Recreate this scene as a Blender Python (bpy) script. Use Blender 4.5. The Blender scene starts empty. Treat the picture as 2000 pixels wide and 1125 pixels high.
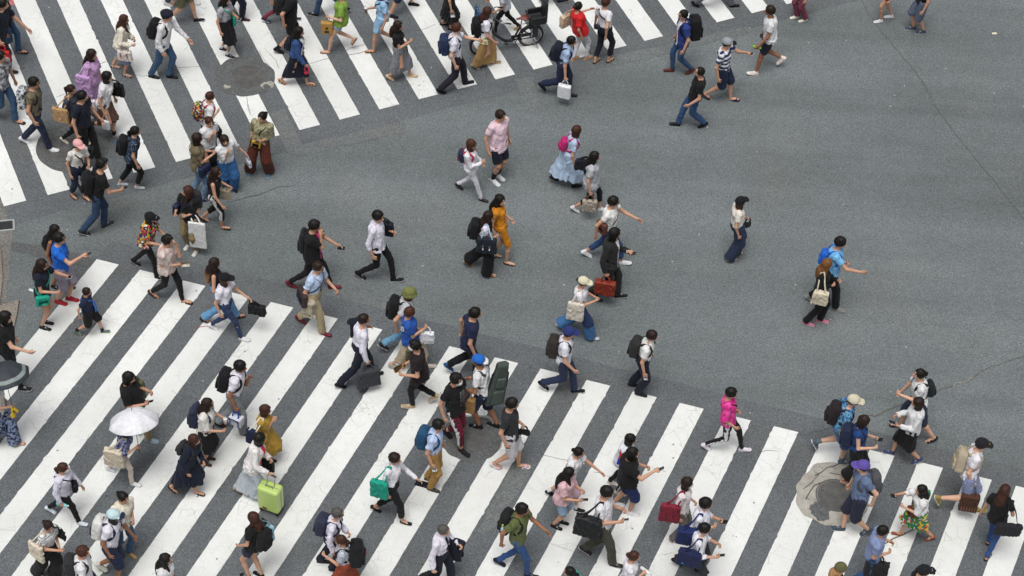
import bpy, math, random, time
import numpy as np
T0=time.time()
rnd=random.Random(7)
V=lambda *a: np.array(a,float)
def nrm(v):
    v=np.asarray(v,float); return v/(np.linalg.norm(v)+1e-9)
# ------------------------------------------------------------------ camera (solved from the stripe grid)
CF,CTH,CRO,CH=4119.04,0.830337,0.0680395,30.7514
_fw=V(0,math.cos(CTH),-math.sin(CTH)); _rt=V(1,0,0); _up=np.cross(_rt,_fw)
_r=_rt*math.cos(CRO)+_up*math.sin(CRO); _u=-_rt*math.sin(CRO)+_up*math.cos(CRO)
def ray(x,y,z=0.0):
    d=_fw*CF+_r*(x-1000)-_u*(y-562.5); t=(z-CH)/d[2]
    return V(0,0,CH)+d*t
def proj(p):
    q=np.asarray(p,float)-V(0,0,CH); z=q@_fw
    return 1000+CF*(q@_r)/z, 562.5-CF*(q@_u)/z
S=bpy.context.scene; COL=S.collection
# ------------------------------------------------------------------ mesh helpers
class MB:
    def __init__(s): s.v=[]; s.f=[]; s.n=0; s.has=False
    def add(s,v,f,m=0):
        v=np.asarray(v,float).reshape(-1,3); f=np.asarray(f,int)
        if len(f)==0: return s
        mm=m if isinstance(m,np.ndarray) else np.full(len(f),m,int)
        s.v.append(v); s.f.append((f+s.n,mm)); s.n+=len(v); return s
    def verts(s): return np.concatenate(s.v)
    def mesh(s,name,mats,shift=None,smooth=True):
        me=bpy.data.meshes.new(name); v=s.verts()
        if shift is not None: v=v-shift
        me.vertices.add(len(v)); me.vertices.foreach_set('co',v.astype(np.float32).ravel())
        li=np.concatenate([f.ravel() for f,_ in s.f]); ln=np.concatenate([np.full(len(f),f.shape[1]) for f,_ in s.f])
        mi=np.concatenate([m for _,m in s.f])
        me.loops.add(len(li)); me.loops.foreach_set('vertex_index',li.astype(np.int32))
        me.polygons.add(len(ln)); st=np.concatenate([[0],np.cumsum(ln)[:-1]])
        me.polygons.foreach_set('loop_start',st.astype(np.int32)); me.polygons.foreach_set('loop_total',ln.astype(np.int32))
        me.polygons.foreach_set('material_index',mi.astype(np.int32))
        me.polygons.foreach_set('use_smooth',np.full(len(ln),smooth))
        me.update(calc_edges=True)
        for m in mats: me.materials.append(m)
        return me
def link(name,me,parent=None,loc=None,rz=0):
    o=bpy.data.objects.new(name,me); COL.objects.link(o)
    if parent is not None: o.parent=parent
    if loc is not None: o.location=loc
    if rz: o.rotation_euler=(0,0,rz)
    return o
def tag(o,label,cat,group=None,kind=None):
    if label: o['label']=label
    if cat: o['category']=cat
    if group: o['group']=group
    if kind: o['kind']=kind
    return o
def tube(pts,rs,n=6,cap=True):
    pts=np.asarray(pts,float); k=len(pts)
    rs=np.full(k,rs) if np.isscalar(rs) else np.asarray(rs)
    T=np.gradient(pts,axis=0); T/=np.linalg.norm(T,axis=1)[:,None]+1e-9
    a=np.cross(T,V(0.31,0.17,0.94)); b=np.linalg.norm(a,axis=1)
    a[b<.1]=np.cross(T[b<.1],V(1,0,0)); a/=np.linalg.norm(a,axis=1)[:,None]; c=np.cross(T,a)
    an=np.arange(n)*2*np.pi/n
    v=pts[:,None]+rs[:,None,None]*(a[:,None]*np.cos(an)[None,:,None]+c[:,None]*np.sin(an)[None,:,None])
    i=np.arange(k-1)[:,None]*n; j=np.arange(n)[None]; j2=(j+1)%n
    f=np.stack([i+j,i+j2,i+n+j2,i+n+j],-1).reshape(-1,4); v=v.reshape(-1,3)
    if cap:
        m=len(v); v=np.vstack([v,pts[0]-T[0]*rs[0]*.6,pts[-1]+T[-1]*rs[-1]*.6]); jj=np.arange(n)
        f2=np.stack([jj,np.full(n,m),(jj+1)%n,(jj+1)%n],-1); o=(k-1)*n
        f3=np.stack([o+jj,o+(jj+1)%n,np.full(n,m+1),np.full(n,m+1)],-1)
        return v,f,np.vstack([f2[:,:3],f3[:,:3]])
    return v,f,None
def addtube(mb,pts,rs,n=6,m=0):
    v,f,c=tube(pts,rs,n); base=mb.n; mb.add(v,f,m)
    if c is not None:
        mb.f.append((c+base,np.full(len(c),m,int)))
    return mb
def catmull(P,n=6,closed=False):
    P=np.asarray(P,float); out=[]; k=len(P)
    for i in range(k if closed else k-1):
        g=lambda j: P[j%k] if closed else P[min(max(j,0),k-1)]
        a,b,c,d=g(i-1),g(i),g(i+1),g(i+2)
        for t in np.linspace(0,1,n,endpoint=False):
            out.append(.5*((2*b)+(c-a)*t+(2*a-5*b+4*c-d)*t*t+(3*b-a-3*c+d)*t**3))
    if not closed: out.append(P[-1])
    return np.array(out)
def ribbon(mb,pts,nr,w,th,m=0,closed=False):
    pts=np.asarray(pts,float); nr=np.asarray(nr,float); k=len(pts)
    if closed: T=np.roll(pts,-1,0)-np.roll(pts,1,0)
    else: T=np.gradient(pts,axis=0)
    T/=np.linalg.norm(T,axis=1)[:,None]+1e-9
    sd=np.cross(T,nr); sd/=np.linalg.norm(sd,axis=1)[:,None]+1e-9; n2=np.cross(sd,T)
    v=np.stack([pts+sd*w/2-n2*th/2,pts-sd*w/2-n2*th/2,pts-sd*w/2+n2*th/2,pts+sd*w/2+n2*th/2],1).reshape(-1,3)
    ii=np.arange(k if closed else k-1); nx=(ii+1)%k; F=[]
    for a,b in ((0,1),(1,2),(2,3),(3,0)): F.append(np.stack([ii*4+a,nx*4+a,nx*4+b,ii*4+b],-1))
    if not closed: F.append(np.array([[0,1,2,3],[4*k-1,4*k-2,4*k-3,4*k-4]]))
    mb.add(v,np.vstack(F),m)
def cbox(mb,c,R,half,ch=.004,m=0):
    """chamfered box; R rows are the axes"""
    c=np.asarray(c,float); R=np.asarray(R,float); half=np.asarray(half,float); vs=[]; idx={}
    for sx in (-1,1):
        for sy in (-1,1):
            for sz in (-1,1):
                s=V(sx,sy,sz)
                for a in range(3):
                    q=s*(half-ch); q[a]=s[a]*half[a]; idx[(sx,sy,sz,a)]=len(vs); vs.append(c+q@R)
    F4=[];F3=[]
    for a in range(3):
        b,d=(a+1)%3,(a+2)%3
        for s in (-1,1):
            L=[]
            for (p,q) in ((-1,-1),(1,-1),(1,1),(-1,1)):
                k=[0,0,0]; k[a]=s;k[b]=p;k[d]=q; L.append(idx[(*k,a)])
            F4.append(L if s>0 else L[::-1])
        for p in (-1,1):
            for q in (-1,1):
                k1=[0,0,0];k2=[0,0,0]; k1[a]=-1;k2[a]=1
                for k in (k1,k2): k[b]=p;k[d]=q
                L=[idx[(*k1,b)],idx[(*k2,b)],idx[(*k2,d)],idx[(*k1,d)]]
                F4.append(L if p*q>0 else L[::-1])
    for sx in (-1,1):
        for sy in (-1,1):
            for sz in (-1,1):
                L=[idx[(sx,sy,sz,a)] for a in range(3)]; F3.append(L if sx*sy*sz>0 else L[::-1])
    base=mb.n; mb.add(np.array(vs),np.array(F4),m); mb.f.append((np.array(F3)+base,np.full(8,m,int)))
# ------------------------------------------------------------------ distance fields -> smooth closed meshes
OFF=np.array([(i,j,k) for i in (0,1) for j in (0,1) for k in (0,1)])
EDG=[(a,b) for a in range(8) for b in range(a+1,8) if np.abs(OFF[a]-OFF[b]).sum()==1]
class Field:
    def __init__(s,lo,hi,h):
        s.lo=np.asarray(lo,float)-2*h; s.h=h
        s.n=np.ceil((np.asarray(hi,float)+2*h-s.lo)/h).astype(int)+1
        s.D=np.full(tuple(s.n),.2,np.float32)
        s.ax=[(s.lo[i]+h*np.arange(s.n[i])).astype(np.float32) for i in range(3)]
    def sub(s,lo,hi,mar):
        a=np.clip(np.floor((np.asarray(lo)-mar-s.lo)/s.h).astype(int),0,s.n); b=np.clip(np.ceil((np.asarray(hi)+mar-s.lo)/s.h).astype(int)+1,0,s.n)
        sl=tuple(slice(a[i],b[i]) for i in range(3))
        return sl,s.ax[0][sl[0]][:,None,None],s.ax[1][sl[1]][None,:,None],s.ax[2][sl[2]][None,None,:]
    def put(s,sl,d,k,mode='u'):
        A=s.D[sl]
        if mode=='u':
            if k>0:
                hh=np.clip(.5+.5*(A-d)/k,0,1); s.D[sl]=A+(d-A)*hh-k*hh*(1-hh)
            else: s.D[sl]=np.minimum(A,d)
        else:
            d=-d
            if k>0:
                hh=np.clip(.5-.5*(A-d)/k,0,1); s.D[sl]=A+(d-A)*hh+k*hh*(1-hh)
            else: s.D[sl]=np.maximum(A,d)
    def cone(s,a,b,ra,rb,k=.02,mode='u'):
        a=np.asarray(a,float);b=np.asarray(b,float); R=max(ra,rb)
        sl,x,y,z=s.sub(np.minimum(a,b)-R,np.maximum(a,b)+R,.05+k)
        ba=b-a; q=ba@ba+1e-9
        t=np.clip(((x-a[0])*ba[0]+(y-a[1])*ba[1]+(z-a[2])*ba[2])/q,0,1)
        d=np.sqrt((x-a[0]-t*ba[0])**2+(y-a[1]-t*ba[1])**2+(z-a[2]-t*ba[2])**2)-(ra+(rb-ra)*t)
        s.put(sl,d,k,mode)
    def loc(s,x,y,z,c,R):
        dx,dy,dz=x-c[0],y-c[1],z-c[2]
        return [dx*R[i][0]+dy*R[i][1]+dz*R[i][2] for i in range(3)]
    def ell(s,c,rad,R=np.eye(3),k=.01,mode='u'):
        c=np.asarray(c,float); M=max(rad)
        sl,x,y,z=s.sub(c-M,c+M,.05+k); a,b,g=s.loc(x,y,z,c,R)
        q=np.sqrt((a/rad[0])**2+(b/rad[1])**2+(g/rad[2])**2)
        q2=np.sqrt((a/rad[0]**2)**2+(b/rad[1]**2)**2+(g/rad[2]**2)**2)+1e-6
        s.put(sl,np.clip(q*(q-1)/q2,-.2,.2),k,mode)
    def box(s,c,half,R=np.eye(3),r=.01,k=.0,mode='u',taper=0):
        c=np.asarray(c,float); M=np.linalg.norm(half)*(1+abs(taper))
        sl,x,y,z=s.sub(c-M,c+M,.03+k); a,b,g=s.loc(x,y,z,c,R)
        sc=1+taper*g/half[2]
        qa=np.abs(a)-(half[0]*(1) -r); qb=np.abs(b)-(half[1]*sc-r); qg=np.abs(g)-(half[2]-r)
        d=np.sqrt(np.maximum(qa,0)**2+np.maximum(qb,0)**2+np.maximum(qg,0)**2)+np.minimum(np.maximum(np.maximum(qa,qb),qg),0)-r
        s.put(sl,d,k,mode)
    def noise(s,amp,fr,seed=0,st=(1,1,.55)):
        m=np.argwhere(np.abs(s.D)<.04)
        if len(m)==0: return
        p=(m*s.h+s.lo)*fr
        x,y,z=p[:,0]*st[0]+seed*1.7,p[:,1]*st[1]+seed*.9,p[:,2]*st[2]+seed*2.3
        wx=x+.9*np.sin(1.3*z+1.1*y); wy=y+.9*np.sin(1.7*x-.8*z); wz=z+.7*np.sin(1.2*x+1.9*y)
        n=np.sin(2.1*wx+1.3*wz)*np.sin(1.9*wy-1.1*wz)+.6*np.sin(4.1*wz+2.7*wx)*np.sin(3.3*wy+1.7)
        s.D[tuple(m.T)]+=(amp*n).astype(np.float32)
    def below(s,f):   # keep where f(x,y,z)<0
        sl,x,y,z=s.sub(s.lo,s.lo+s.h*s.n,0)
        s.D[sl]=np.maximum(s.D[sl],f(x,y,z))
    def nets(s):
        D=s.D; D[0]=D[-1]=.2; D[:,0]=D[:,-1]=.2; D[:,:,0]=D[:,:,-1]=.2
        I=D<0; J=I.astype(np.int8)
        c=J[:-1]+J[1:]; c=c[:,:-1]+c[:,1:]; c=c[:,:,:-1]+c[:,:,1:]
        act=(c>0)&(c<8); ci=np.argwhere(act)
        if len(ci)==0: return np.zeros((0,3)),np.zeros((0,4),int)
        v=[D[tuple((ci+o).T)] for o in OFF]
        acc=np.zeros((len(ci),3)); cnt=np.zeros(len(ci))
        for a,b in EDG:
            m=(v[a]<0)!=(v[b]<0); t=np.where(m,v[a]/(v[a]-v[b]+1e-12),0)
            acc+=m[:,None]*(OFF[a]+t[:,None]*(OFF[b]-OFF[a])); cnt+=m
        P=(ci+acc/cnt[:,None])*s.h+s.lo
        vid=np.full(act.shape,-1,np.int32); vid[act]=np.arange(len(ci)); F=[]
        for ax in range(3):
            sl0=[slice(None)]*3; sl1=[slice(None)]*3; sl0[ax]=slice(0,-1); sl1[ax]=slice(1,None)
            e=np.argwhere(I[tuple(sl0)]!=I[tuple(sl1)]); fl=I[tuple(e.T)]
            b,d=(ax+1)%3,(ax+2)%3
            q=[]
            for (p1,p2) in ((-1,-1),(0,-1),(0,0),(-1,0)):
                g=e.copy(); g[:,b]+=p1; g[:,d]+=p2; q.append(vid[tuple(g.T)])
            q=np.stack(q,-1); q[~fl]=q[~fl][:,::-1]; F.append(q)
        return P,np.vstack(F)
def fnorm(v,f):
    return v[f].mean(1), np.cross(v[f[:,2]]-v[f[:,0]],v[f[:,3]]-v[f[:,1]])/(np.linalg.norm(np.cross(v[f[:,2]]-v[f[:,0]],v[f[:,3]]-v[f[:,1]]),axis=1)[:,None]+1e-12)
# ------------------------------------------------------------------ materials
def lin(c):
    if isinstance(c,str):
        c=c.lstrip('#'); c=[int(c[i:i+2],16)/255 for i in (0,2,4)]
    return tuple((x/12.92 if x<=.04045 else ((x+.055)/1.055)**2.4) for x in c)
CN=dict(white='d6d6d8',cream='dcd6c6',offwhite='d3d0ca',black='151518',navy='1e2740',dnavy='181c2b',grey='8b8d92',dgrey='44464a',lgrey='b4b6ba',beige='c3b39a',tan='ad8a5a',
 khaki='8f7d5d',olive='5d5f40',brown='5c3a2a',dbrown='3b2621',rust='8a3d22',red='c01f24',burg='6b2434',pink='e0b7c4',hotpink='cc2c7a',lilac='b993bd',mustard='a97f24',amber='c07a10',
 lblue='a9bfdc',sky='7cb3dc',blue='2c5ba6',royal='1762c4',teal='12967f',jeans='2b3f5c',ljeans='6a86a2',djeans='222c42',mjeans='33506f',green='7fa03e',lime='b5d566',purple='5d4f9a',bluegrey='7582a2',
 skin='bf957c',skinl='cfa88f',skind='94694f',hblack='15120f',hdark='241813',hbrown='402519',hginger='6a4525',hgrey='4a4845',hauburn='3a2219',kraft='a98452',gold='b08d2a',yellow='d8b421',charcoal='2b2c2f',dgreen='3d423b')
def colr(n):
    c=lin(CN.get(n,n)); g=.3*c[0]+.6*c[1]+.1*c[2]; return tuple(max(g+(x-g)*.97,.002) for x in c)
MATS={}
def newmat(name):
    m=bpy.data.materials.new(name); m.use_nodes=True; nt=m.node_tree; b=nt.nodes['Principled BSDF']; return m,nt,b
class NT:
    def __init__(s,nt): s.nt=nt
    def n(s,t,**k):
        o=s.nt.nodes.new(t)
        for a,b in k.items(): setattr(o,a,b)
        return o
    def l(s,a,b): s.nt.links.new(a,b)
    def val(s,x,inp):
        if hasattr(x,'is_output') or hasattr(x,'links'): s.l(x,inp)
        else: inp.default_value=x
    def math(s,op,a,b=None,c=None,clamp=False):
        o=s.n('ShaderNodeMath',operation=op,use_clamp=clamp); s.val(a,o.inputs[0])
        if b is not None: s.val(b,o.inputs[1])
        if c is not None: s.val(c,o.inputs[2])
        return o.outputs[0]
    def mix(s,f,a,b,bt='MIX'):
        o=s.n('ShaderNodeMix',data_type='RGBA',blend_type=bt); s.val(f,o.inputs[0])
        for x,i in ((a,6),(b,7)):
            if isinstance(x,tuple): o.inputs[i].default_value=(*x[:3],1)
            else: s.l(x,o.inputs[i])
        return o.outputs[2]
    def noise(s,vec,sc,det=2,rough=.5):
        o=s.n('ShaderNodeTexNoise'); s.l(vec,o.inputs['Vector']); o.inputs['Scale'].default_value=sc; o.inputs['Detail'].default_value=det; o.inputs['Roughness'].default_value=rough; return o.outputs['Fac']
    def vor(s,vec,sc,feat='F1',out='Distance'):
        o=s.n('ShaderNodeTexVoronoi',feature=feat); s.l(vec,o.inputs['Vector']); o.inputs['Scale'].default_value=sc; return o.outputs[out]
    def ramp(s,f,stops,const=False):
        o=s.n('ShaderNodeValToRGB'); s.l(f,o.inputs[0]); cr=o.color_ramp
        if const: cr.interpolation='CONSTANT'
        while len(cr.elements)<len(stops): cr.elements.new(.5)
        for e,(p,c) in zip(cr.elements,stops): e.position=p; e.color=(*c[:3],1) if isinstance(c,tuple) else (c,c,c,1)
        return o.outputs[0]
    def rng(s,f,a,b,c=0,d=1):
        o=s.n('ShaderNodeMapRange'); s.l(f,o.inputs[0])
        for i,x in enumerate((a,b,c,d)): o.inputs[i+1].default_value=x
        return o.outputs[0]
def cloth(c,pat=None,c2=None,sc=1.0,rough=.85):
    key=(c,pat,c2,sc,rough)
    if key in MATS: return MATS[key]
    m,nt,b=newmat('cloth'); k=NT(nt); A=colr(c); B=colr(c2) if c2 else A
    tc=k.n('ShaderNodeTexCoord').outputs['Object']; sep=k.n('ShaderNodeSeparateXYZ'); k.l(tc,sep.inputs[0]); X,Y,Z=sep.outputs
    nz=k.noise(tc,14,4,.6)
    base=None
    if pat=='stripe':
        base=k.mix(k.math('GREATER_THAN',k.math('FRACT',k.math('MULTIPLY',Z,sc)),.5),A,B)
    elif pat=='pin':
        base=k.mix(k.math('GREATER_THAN',k.math('FRACT',k.math('MULTIPLY',Z,sc)),.68),A,B)
    elif pat=='plaid':
        f1=k.math('GREATER_THAN',k.math('FRACT',k.math('MULTIPLY',Z,sc)),.5); f2=k.math('GREATER_THAN',k.math('FRACT',k.math('MULTIPLY',k.math('ADD',X,Y),sc)),.5)
        base=k.mix(k.math('MULTIPLY',k.math('ADD',f1,f2),.5),A,B)
    elif pat=='floral':
        o=k.n('ShaderNodeTexVoronoi'); k.l(tc,o.inputs['Vector']); o.inputs['Scale'].default_value=26*sc
        base=k.mix(k.math('LESS_THAN',k.noise(tc,22*sc,2),.5),A,B)
        base=k.mix(k.math('GREATER_THAN',k.noise(tc,31*sc,1),.62),base,tuple(.5*x+.15 for x in A))
    elif pat=='multi':
        o=k.n('ShaderNodeTexVoronoi'); k.l(tc,o.inputs['Vector']); o.inputs['Scale'].default_value=22*sc
        h=k.n('ShaderNodeSeparateColor'); k.l(o.outputs['Color'],h.inputs[0])
        base=k.ramp(h.outputs[0],[(0,A),(.3,B),(.45,lin('c8b030')),(.58,lin('b8303c')),(.72,lin('2f7a4a')),(.86,lin('d8d4d0'))],True)
    elif pat=='tie':
        base=k.mix(k.rng(k.noise(tc,11*sc,3),.4,.6),A,B)
    elif pat=='denim':
        base=k.mix(k.rng(k.noise(tc,6,3),.35,.75),A,tuple(min(1,x*1.3+.008) for x in A))
        base=k.mix(k.math('MULTIPLY',k.noise(tc,90,2),.35),base,tuple(x*.45 for x in A))
    elif pat=='ombre':
        base=k.mix(k.rng(Z,sc-.16,sc+.08),B,A)
    elif pat=='twotone':
        base=k.mix(k.math('GREATER_THAN',Z,sc),A,B)
    elif pat=='bluered':
        base=k.mix(k.math('GREATER_THAN',Z,sc),lin('1f38a8'),lin('c4202c'))
    elif pat=='dots':
        base=k.mix(k.math('LESS_THAN',k.vor(tc,30*sc),.22),A,B)
    f=k.rng(nz,.3,.7,.85,1.08)
    if base is None:
        rgb=k.n('ShaderNodeRGB'); rgb.outputs[0].default_value=(*A,1); base=rgb.outputs[0]
    cc=k.n('ShaderNodeCombineColor')
    for i in range(3): k.l(f,cc.inputs[i])
    k.l(k.mix(1.0,base,cc.outputs[0],'MULTIPLY'),b.inputs['Base Color'])
    b.inputs['Roughness'].default_value=rough; b.inputs['Specular IOR Level'].default_value=.25
    if rough>.7: b.inputs['Sheen Weight'].default_value=.04
    bp=k.n('ShaderNodeBump'); bp.inputs['Strength'].default_value=.55; bp.inputs['Distance'].default_value=.016
    k.l(k.noise(tc,24,3,.55),bp.inputs['Height']); k.l(bp.outputs[0],b.inputs['Normal'])
    MATS[key]=m; return m
def plain(c,rough=.5,metal=0,name='plain'):
    key=('pl',c,rough,metal)
    if key in MATS: return MATS[key]
    m,nt,b=newmat(name); k=NT(nt); A=colr(c)
    tc=k.n('ShaderNodeTexCoord').outputs['Object']; k.l(k.mix(k.rng(k.noise(tc,18,3),.3,.7),tuple(x*.86 for x in A),tuple(min(1,x*1.06) for x in A)),b.inputs['Base Color'])
    b.inputs['Roughness'].default_value=rough; b.inputs['Metallic'].default_value=metal
    MATS[key]=m; return m
def skinm(c):
    key=('sk',c)
    if key in MATS: return MATS[key]
    m,nt,b=newmat('skin'); k=NT(nt); A=colr(c)
    tc=k.n('ShaderNodeTexCoord').outputs['Object']
    k.l(k.mix(k.rng(k.noise(tc,9,3),.3,.7),(A[0]*.95,A[1]*.86,A[2]*.82),(A[0]*1.05,A[1]*1.03,A[2]*1.0)),b.inputs['Base Color'])
    b.inputs['Roughness'].default_value=.55; b.inputs['Specular IOR Level'].default_value=.35
    b.inputs['Subsurface Weight'].default_value=0.0
    MATS[key]=m; return m
def hairm(c,c2=None,zc=0):
    key=('hr',c,c2,round(zc,1))
    if key in MATS: return MATS[key]
    m,nt,b=newmat('hair'); k=NT(nt); A=colr(c); B=colr(c2) if c2 else A
    tc=k.n('ShaderNodeTexCoord').outputs['Object']; mp=k.n('ShaderNodeMapping'); k.l(tc,mp.inputs[0]); mp.inputs['Scale'].default_value=(1,1,.18)
    s=k.noise(mp.outputs[0],120,3,.6)
    base=k.mix(k.rng(s,.3,.75),tuple(x*.65 for x in A),tuple(x*1.7 for x in A))
    if c2:
        sep=k.n('ShaderNodeSeparateXYZ'); k.l(tc,sep.inputs[0])
        base=k.mix(k.rng(sep.outputs[2],zc-.14,zc+.05),tuple(B),base)
    k.l(base,b.inputs['Base Color']); b.inputs['Roughness'].default_value=.42; b.inputs['Specular IOR Level'].default_value=.22
    bp=k.n('ShaderNodeBump'); bp.inputs['Strength'].default_value=.5; bp.inputs['Distance'].default_value=.01; k.l(s,bp.inputs['Height']); k.l(bp.outputs[0],b.inputs['Normal'])
    MATS[key]=m; return m
# ------------------------------------------------------------------ people
ZF=np.array([-.16,-.05,.08,.3,.45,.62,.78,.9,.97,1.03])
HWM=np.array([.06,.15,.162,.15,.15,.166,.174,.155,.095,.055]); HDM=np.array([.06,.105,.115,.102,.102,.114,.115,.095,.07,.055])
HWF=np.array([.06,.15,.168,.137,.128,.14,.148,.13,.08,.05]); HDF=np.array([.06,.108,.115,.092,.09,.112,.115,.085,.06,.05])
X0M=np.array([0,-.005,-.008,0,.004,.004,-.004,-.012,-.006,0]); X0F=np.array([0,-.008,-.012,0,.004,.014,.006,-.01,-.006,0])
ARM={'d':(.03,.10,-.525),'f':(.19,.08,-.48),'F':(.36,.06,-.37),'b':(-.15,.10,-.49),'B':(-.30,.09,-.40),'p':(.30,-.10,-.21),'q':(.30,-.02,-.30),'h':(.44,-.02,-.04),
 's':(.13,.0,-.14),'c':(.17,-.10,.06),'w':(.20,-.12,-.30),'e':(.23,.04,-.30),'u':(.22,-.04,-.12),'H':(.02,.13,-.53),'o':(.05,.30,-.42),'G':(.34,.10,-.42),'k':(.24,.10,-.38),'m':(.18,-.13,-.02),'X':(.46,.05,-.25)}
GRP={'backpack':'backpacks worn by pedestrians','phone':'phones held by pedestrians'}
NP=[0]
def ik(a,b,l1,l2,pole):
    d=b-a; D=np.linalg.norm(d); D2=min(D,(l1+l2)*.999); dr=d/(D+1e-9); b=a+dr*D2
    x=(l1*l1-l2*l2+D2*D2)/(2*D2); y=math.sqrt(max(l1*l1-x*x,1e-6)); p=nrm(pole-dr*(pole@dr)); return a+dr*x+p*y,b
def RZ(a): c,s=math.cos(a),math.sin(a); return np.array([[c,s,0],[-s,c,0],[0,0,1]])   # rows = forward, left, up
def frame(yaw,pitch,roll=0):
    f=V(math.cos(yaw)*math.cos(pitch),math.sin(yaw)*math.cos(pitch),math.sin(pitch)); l=V(-math.sin(yaw),math.cos(yaw),0); return np.array([f,l,np.cross(f,l)])
class Body: pass
def pose(head,fa,fb,hd,sex,hr,arms,look,lift0,leanf,tw):
    B=Body(); hd=math.radians(hd); B.hd=hd; B.R=RZ(hd); B.sex=sex
    h0={'m':1.70,'f':1.60,'c':1.12}[sex]; rg=hr or {'m':(1.6,1.90),'f':(1.5,1.78),'c':(1.0,1.3)}[sex]
    pts=[]
    for f in (fa,fb):
        if f is None: continue
        lf=f[2] if len(f)>2 else 0
        pts.append((ray(f[0],f[1],.045+lf),lf if len(f)>2 else None))
    if len(pts)==2: M=(pts[0][0]+pts[1][0])/2
    elif len(pts)==1: M=pts[0][0]-B.R[0]*.16
    else:
        hh=(rg[0]+rg[1])/2; M=ray(head[0],head[1],.925*hh)-B.R[0]*.05
    M=V(M[0],M[1],0)
    L=[(B.R@(p-M),l) for p,l in pts]
    if len(L)==0: L=[(V(.27,.09,.045),None),(V(-.27,-.09,.045),None)]
    if len(L)==1: L.append((V(-L[0][0][0],-L[0][0][1] if abs(L[0][0][1])>.05 else -.1,.045),None))
    L.sort(key=lambda q:-q[0][0]); sep=L[0][0][0]-L[1][0][0]
    dy=L[0][0][1]-L[1][0][1]; B.frontleft=dy>0
    mn=.10 if sep>.3 else .15
    if abs(dy)<mn:
        if abs(dy)<.03: B.frontleft=lift0
        sg=1 if B.frontleft else -1; m=(L[0][0][1]+L[1][0][1])/2
        L[0][0][1]=m+sg*mn/2; L[1][0][1]=m-sg*mn/2
    # height from head pixel
    best=None
    for h in np.arange(rg[0],rg[1]+.001,.01):
        drop=max(0,.5*h-math.sqrt(max((.49*h)**2-(min(sep,.95)/2)**2,.01)))*.9
        if head is None: best=(0,h0,V(.04,0,.93*h0-drop)); break
        C=B.R@(ray(head[0],head[1],.93*h-drop)-M); e=(C[0]-.05-leanf)**2+1.3*C[1]**2+.8*(h-h0)**2
        if best is None or e<best[0]: best=(e,h,C)
    h,C=best[1],best[2].copy(); B.h=h; s=h/1.7; B.s=s; B.off=C.copy()
    # feet
    B.ank=[None,None]; B.foot=[None,None]; st=math.copysign(1,1)
    for i,(p,l) in enumerate(L):
        side=(0 if (i==0)==B.frontleft else 1)       # 0 left 1 right
        p=p.copy(); pitch=0
        if l is None:
            if sep>.40:
                if i==0: pitch=-.22; p[2]=.05
                else: pitch=.55; p[2]=.085
        else:
            pitch=(min(l*4.2+.15,1.25) if i==1 else -.15)
            if i==1 and l<=0.01: pitch=.0
        fr=frame((.1 if side==0 else -.1),-pitch)
        B.foot[side]=(p,fr); B.ank[side]=p-.055*s*fr[0]+.058*s*fr[2]
    Cxy=np.clip(C[:2],-.42,.42)
    Pz=.525*h; Pxy=Cxy*.38+V(-.02,0)
    hw=.088*s; l1=l2=.2445*h
    for it in range(40):
        P=V(Pxy[0],Pxy[1],Pz); ok=True
        for sd in (0,1):
            if np.linalg.norm(P+V(0,hw*(1-2*sd),0)-B.ank[sd])>(l1+l2)*.997: ok=False
        if ok: break
        Pz-=.008*h
    B.P=P; N=C+V(-.045*s,0,-.093*h); B.N=N; B.u=nrm(N-P); B.L=np.linalg.norm(N-P)
    B.F=nrm(V(1,0,0)-B.u*B.u[0]); B.Lf=np.cross(B.u,B.F); B.tw=tw
    B.hip=[P+V(0,hw,0),P+V(0,-hw,0)]; B.kn=[0,0]
    for sd in (0,1):
        k,a=ik(B.hip[sd],B.ank[sd],l1,l2,V(1,.12*(1-2*sd),.05)); B.kn[sd]=k
    B.HW=(HWM if sex!='f' else HWF)*s*.94; B.HD=(HDM if sex!='f' else HDF)*s; B.X0=(X0M if sex!='f' else X0F)*s
    F1,L1=B.ax(1.0) if hasattr(B,'ax') else axes(B,1.0)
    sw=(.103 if sex!='f' else .093)*h; B.sh=[0,0];B.el=[0,0];B.wr=[0,0];B.hdv=[0,0]
    la=.172*h; lb=.150*h
    for sd in (0,1):
        sg=1-2*sd; B.sh[sd]=N-B.u*.035*h+L1*sg*sw
        a=arms[sd]; t=ARM[a] if isinstance(a,str) else a
        q=B.sh[sd]+s*(F1*t[0]+L1*sg*t[1]+V(0,0,t[2]))
        pole=V(-.7,.45*sg,-.55)@np.array([F1,L1,V(0,0,1)])
        B.el[sd],B.wr[sd]=ik(B.sh[sd],q,la,lb,pole); B.hdv[sd]=nrm(B.wr[sd]-B.el[sd])
    B.C=C; B.yaw=math.radians(look[0]); B.pit=math.radians(look[1]*.55+7); B.RH=frame(B.yaw,B.pit); B.M=M
    B.hand=[B.wr[sd]+B.hdv[sd]*.075*s for sd in (0,1)]
    return B
def axes(B,zf):
    a=B.tw*np.clip(zf,0,1); c,s=math.cos(a),math.sin(a); return B.F*c+B.Lf*s, B.Lf*c-B.F*s
def tp(B,zf,ang,off):
    """point and outward normal on the trunk: zf along the spine, ang degrees from the front towards the left"""
    zz=zf*B.L; a=math.radians(ang); F,Lv=axes(B,zf)
    hw=np.interp(zf,ZF,B.HW)+off; hd=np.interp(zf,ZF,B.HD)+off; x0=np.interp(zf,ZF,B.X0)
    if zf>.93: k=(zf-.93)/.1; hw=hw*(1-k)+ (np.interp(.93,ZF,B.HW)+off)*k*0.75
    n=nrm(F*math.cos(a)/hd+Lv*math.sin(a)/hw)
    return B.P+B.u*zz+F*(x0+hd*math.cos(a))+Lv*hw*math.sin(a), n
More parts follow.
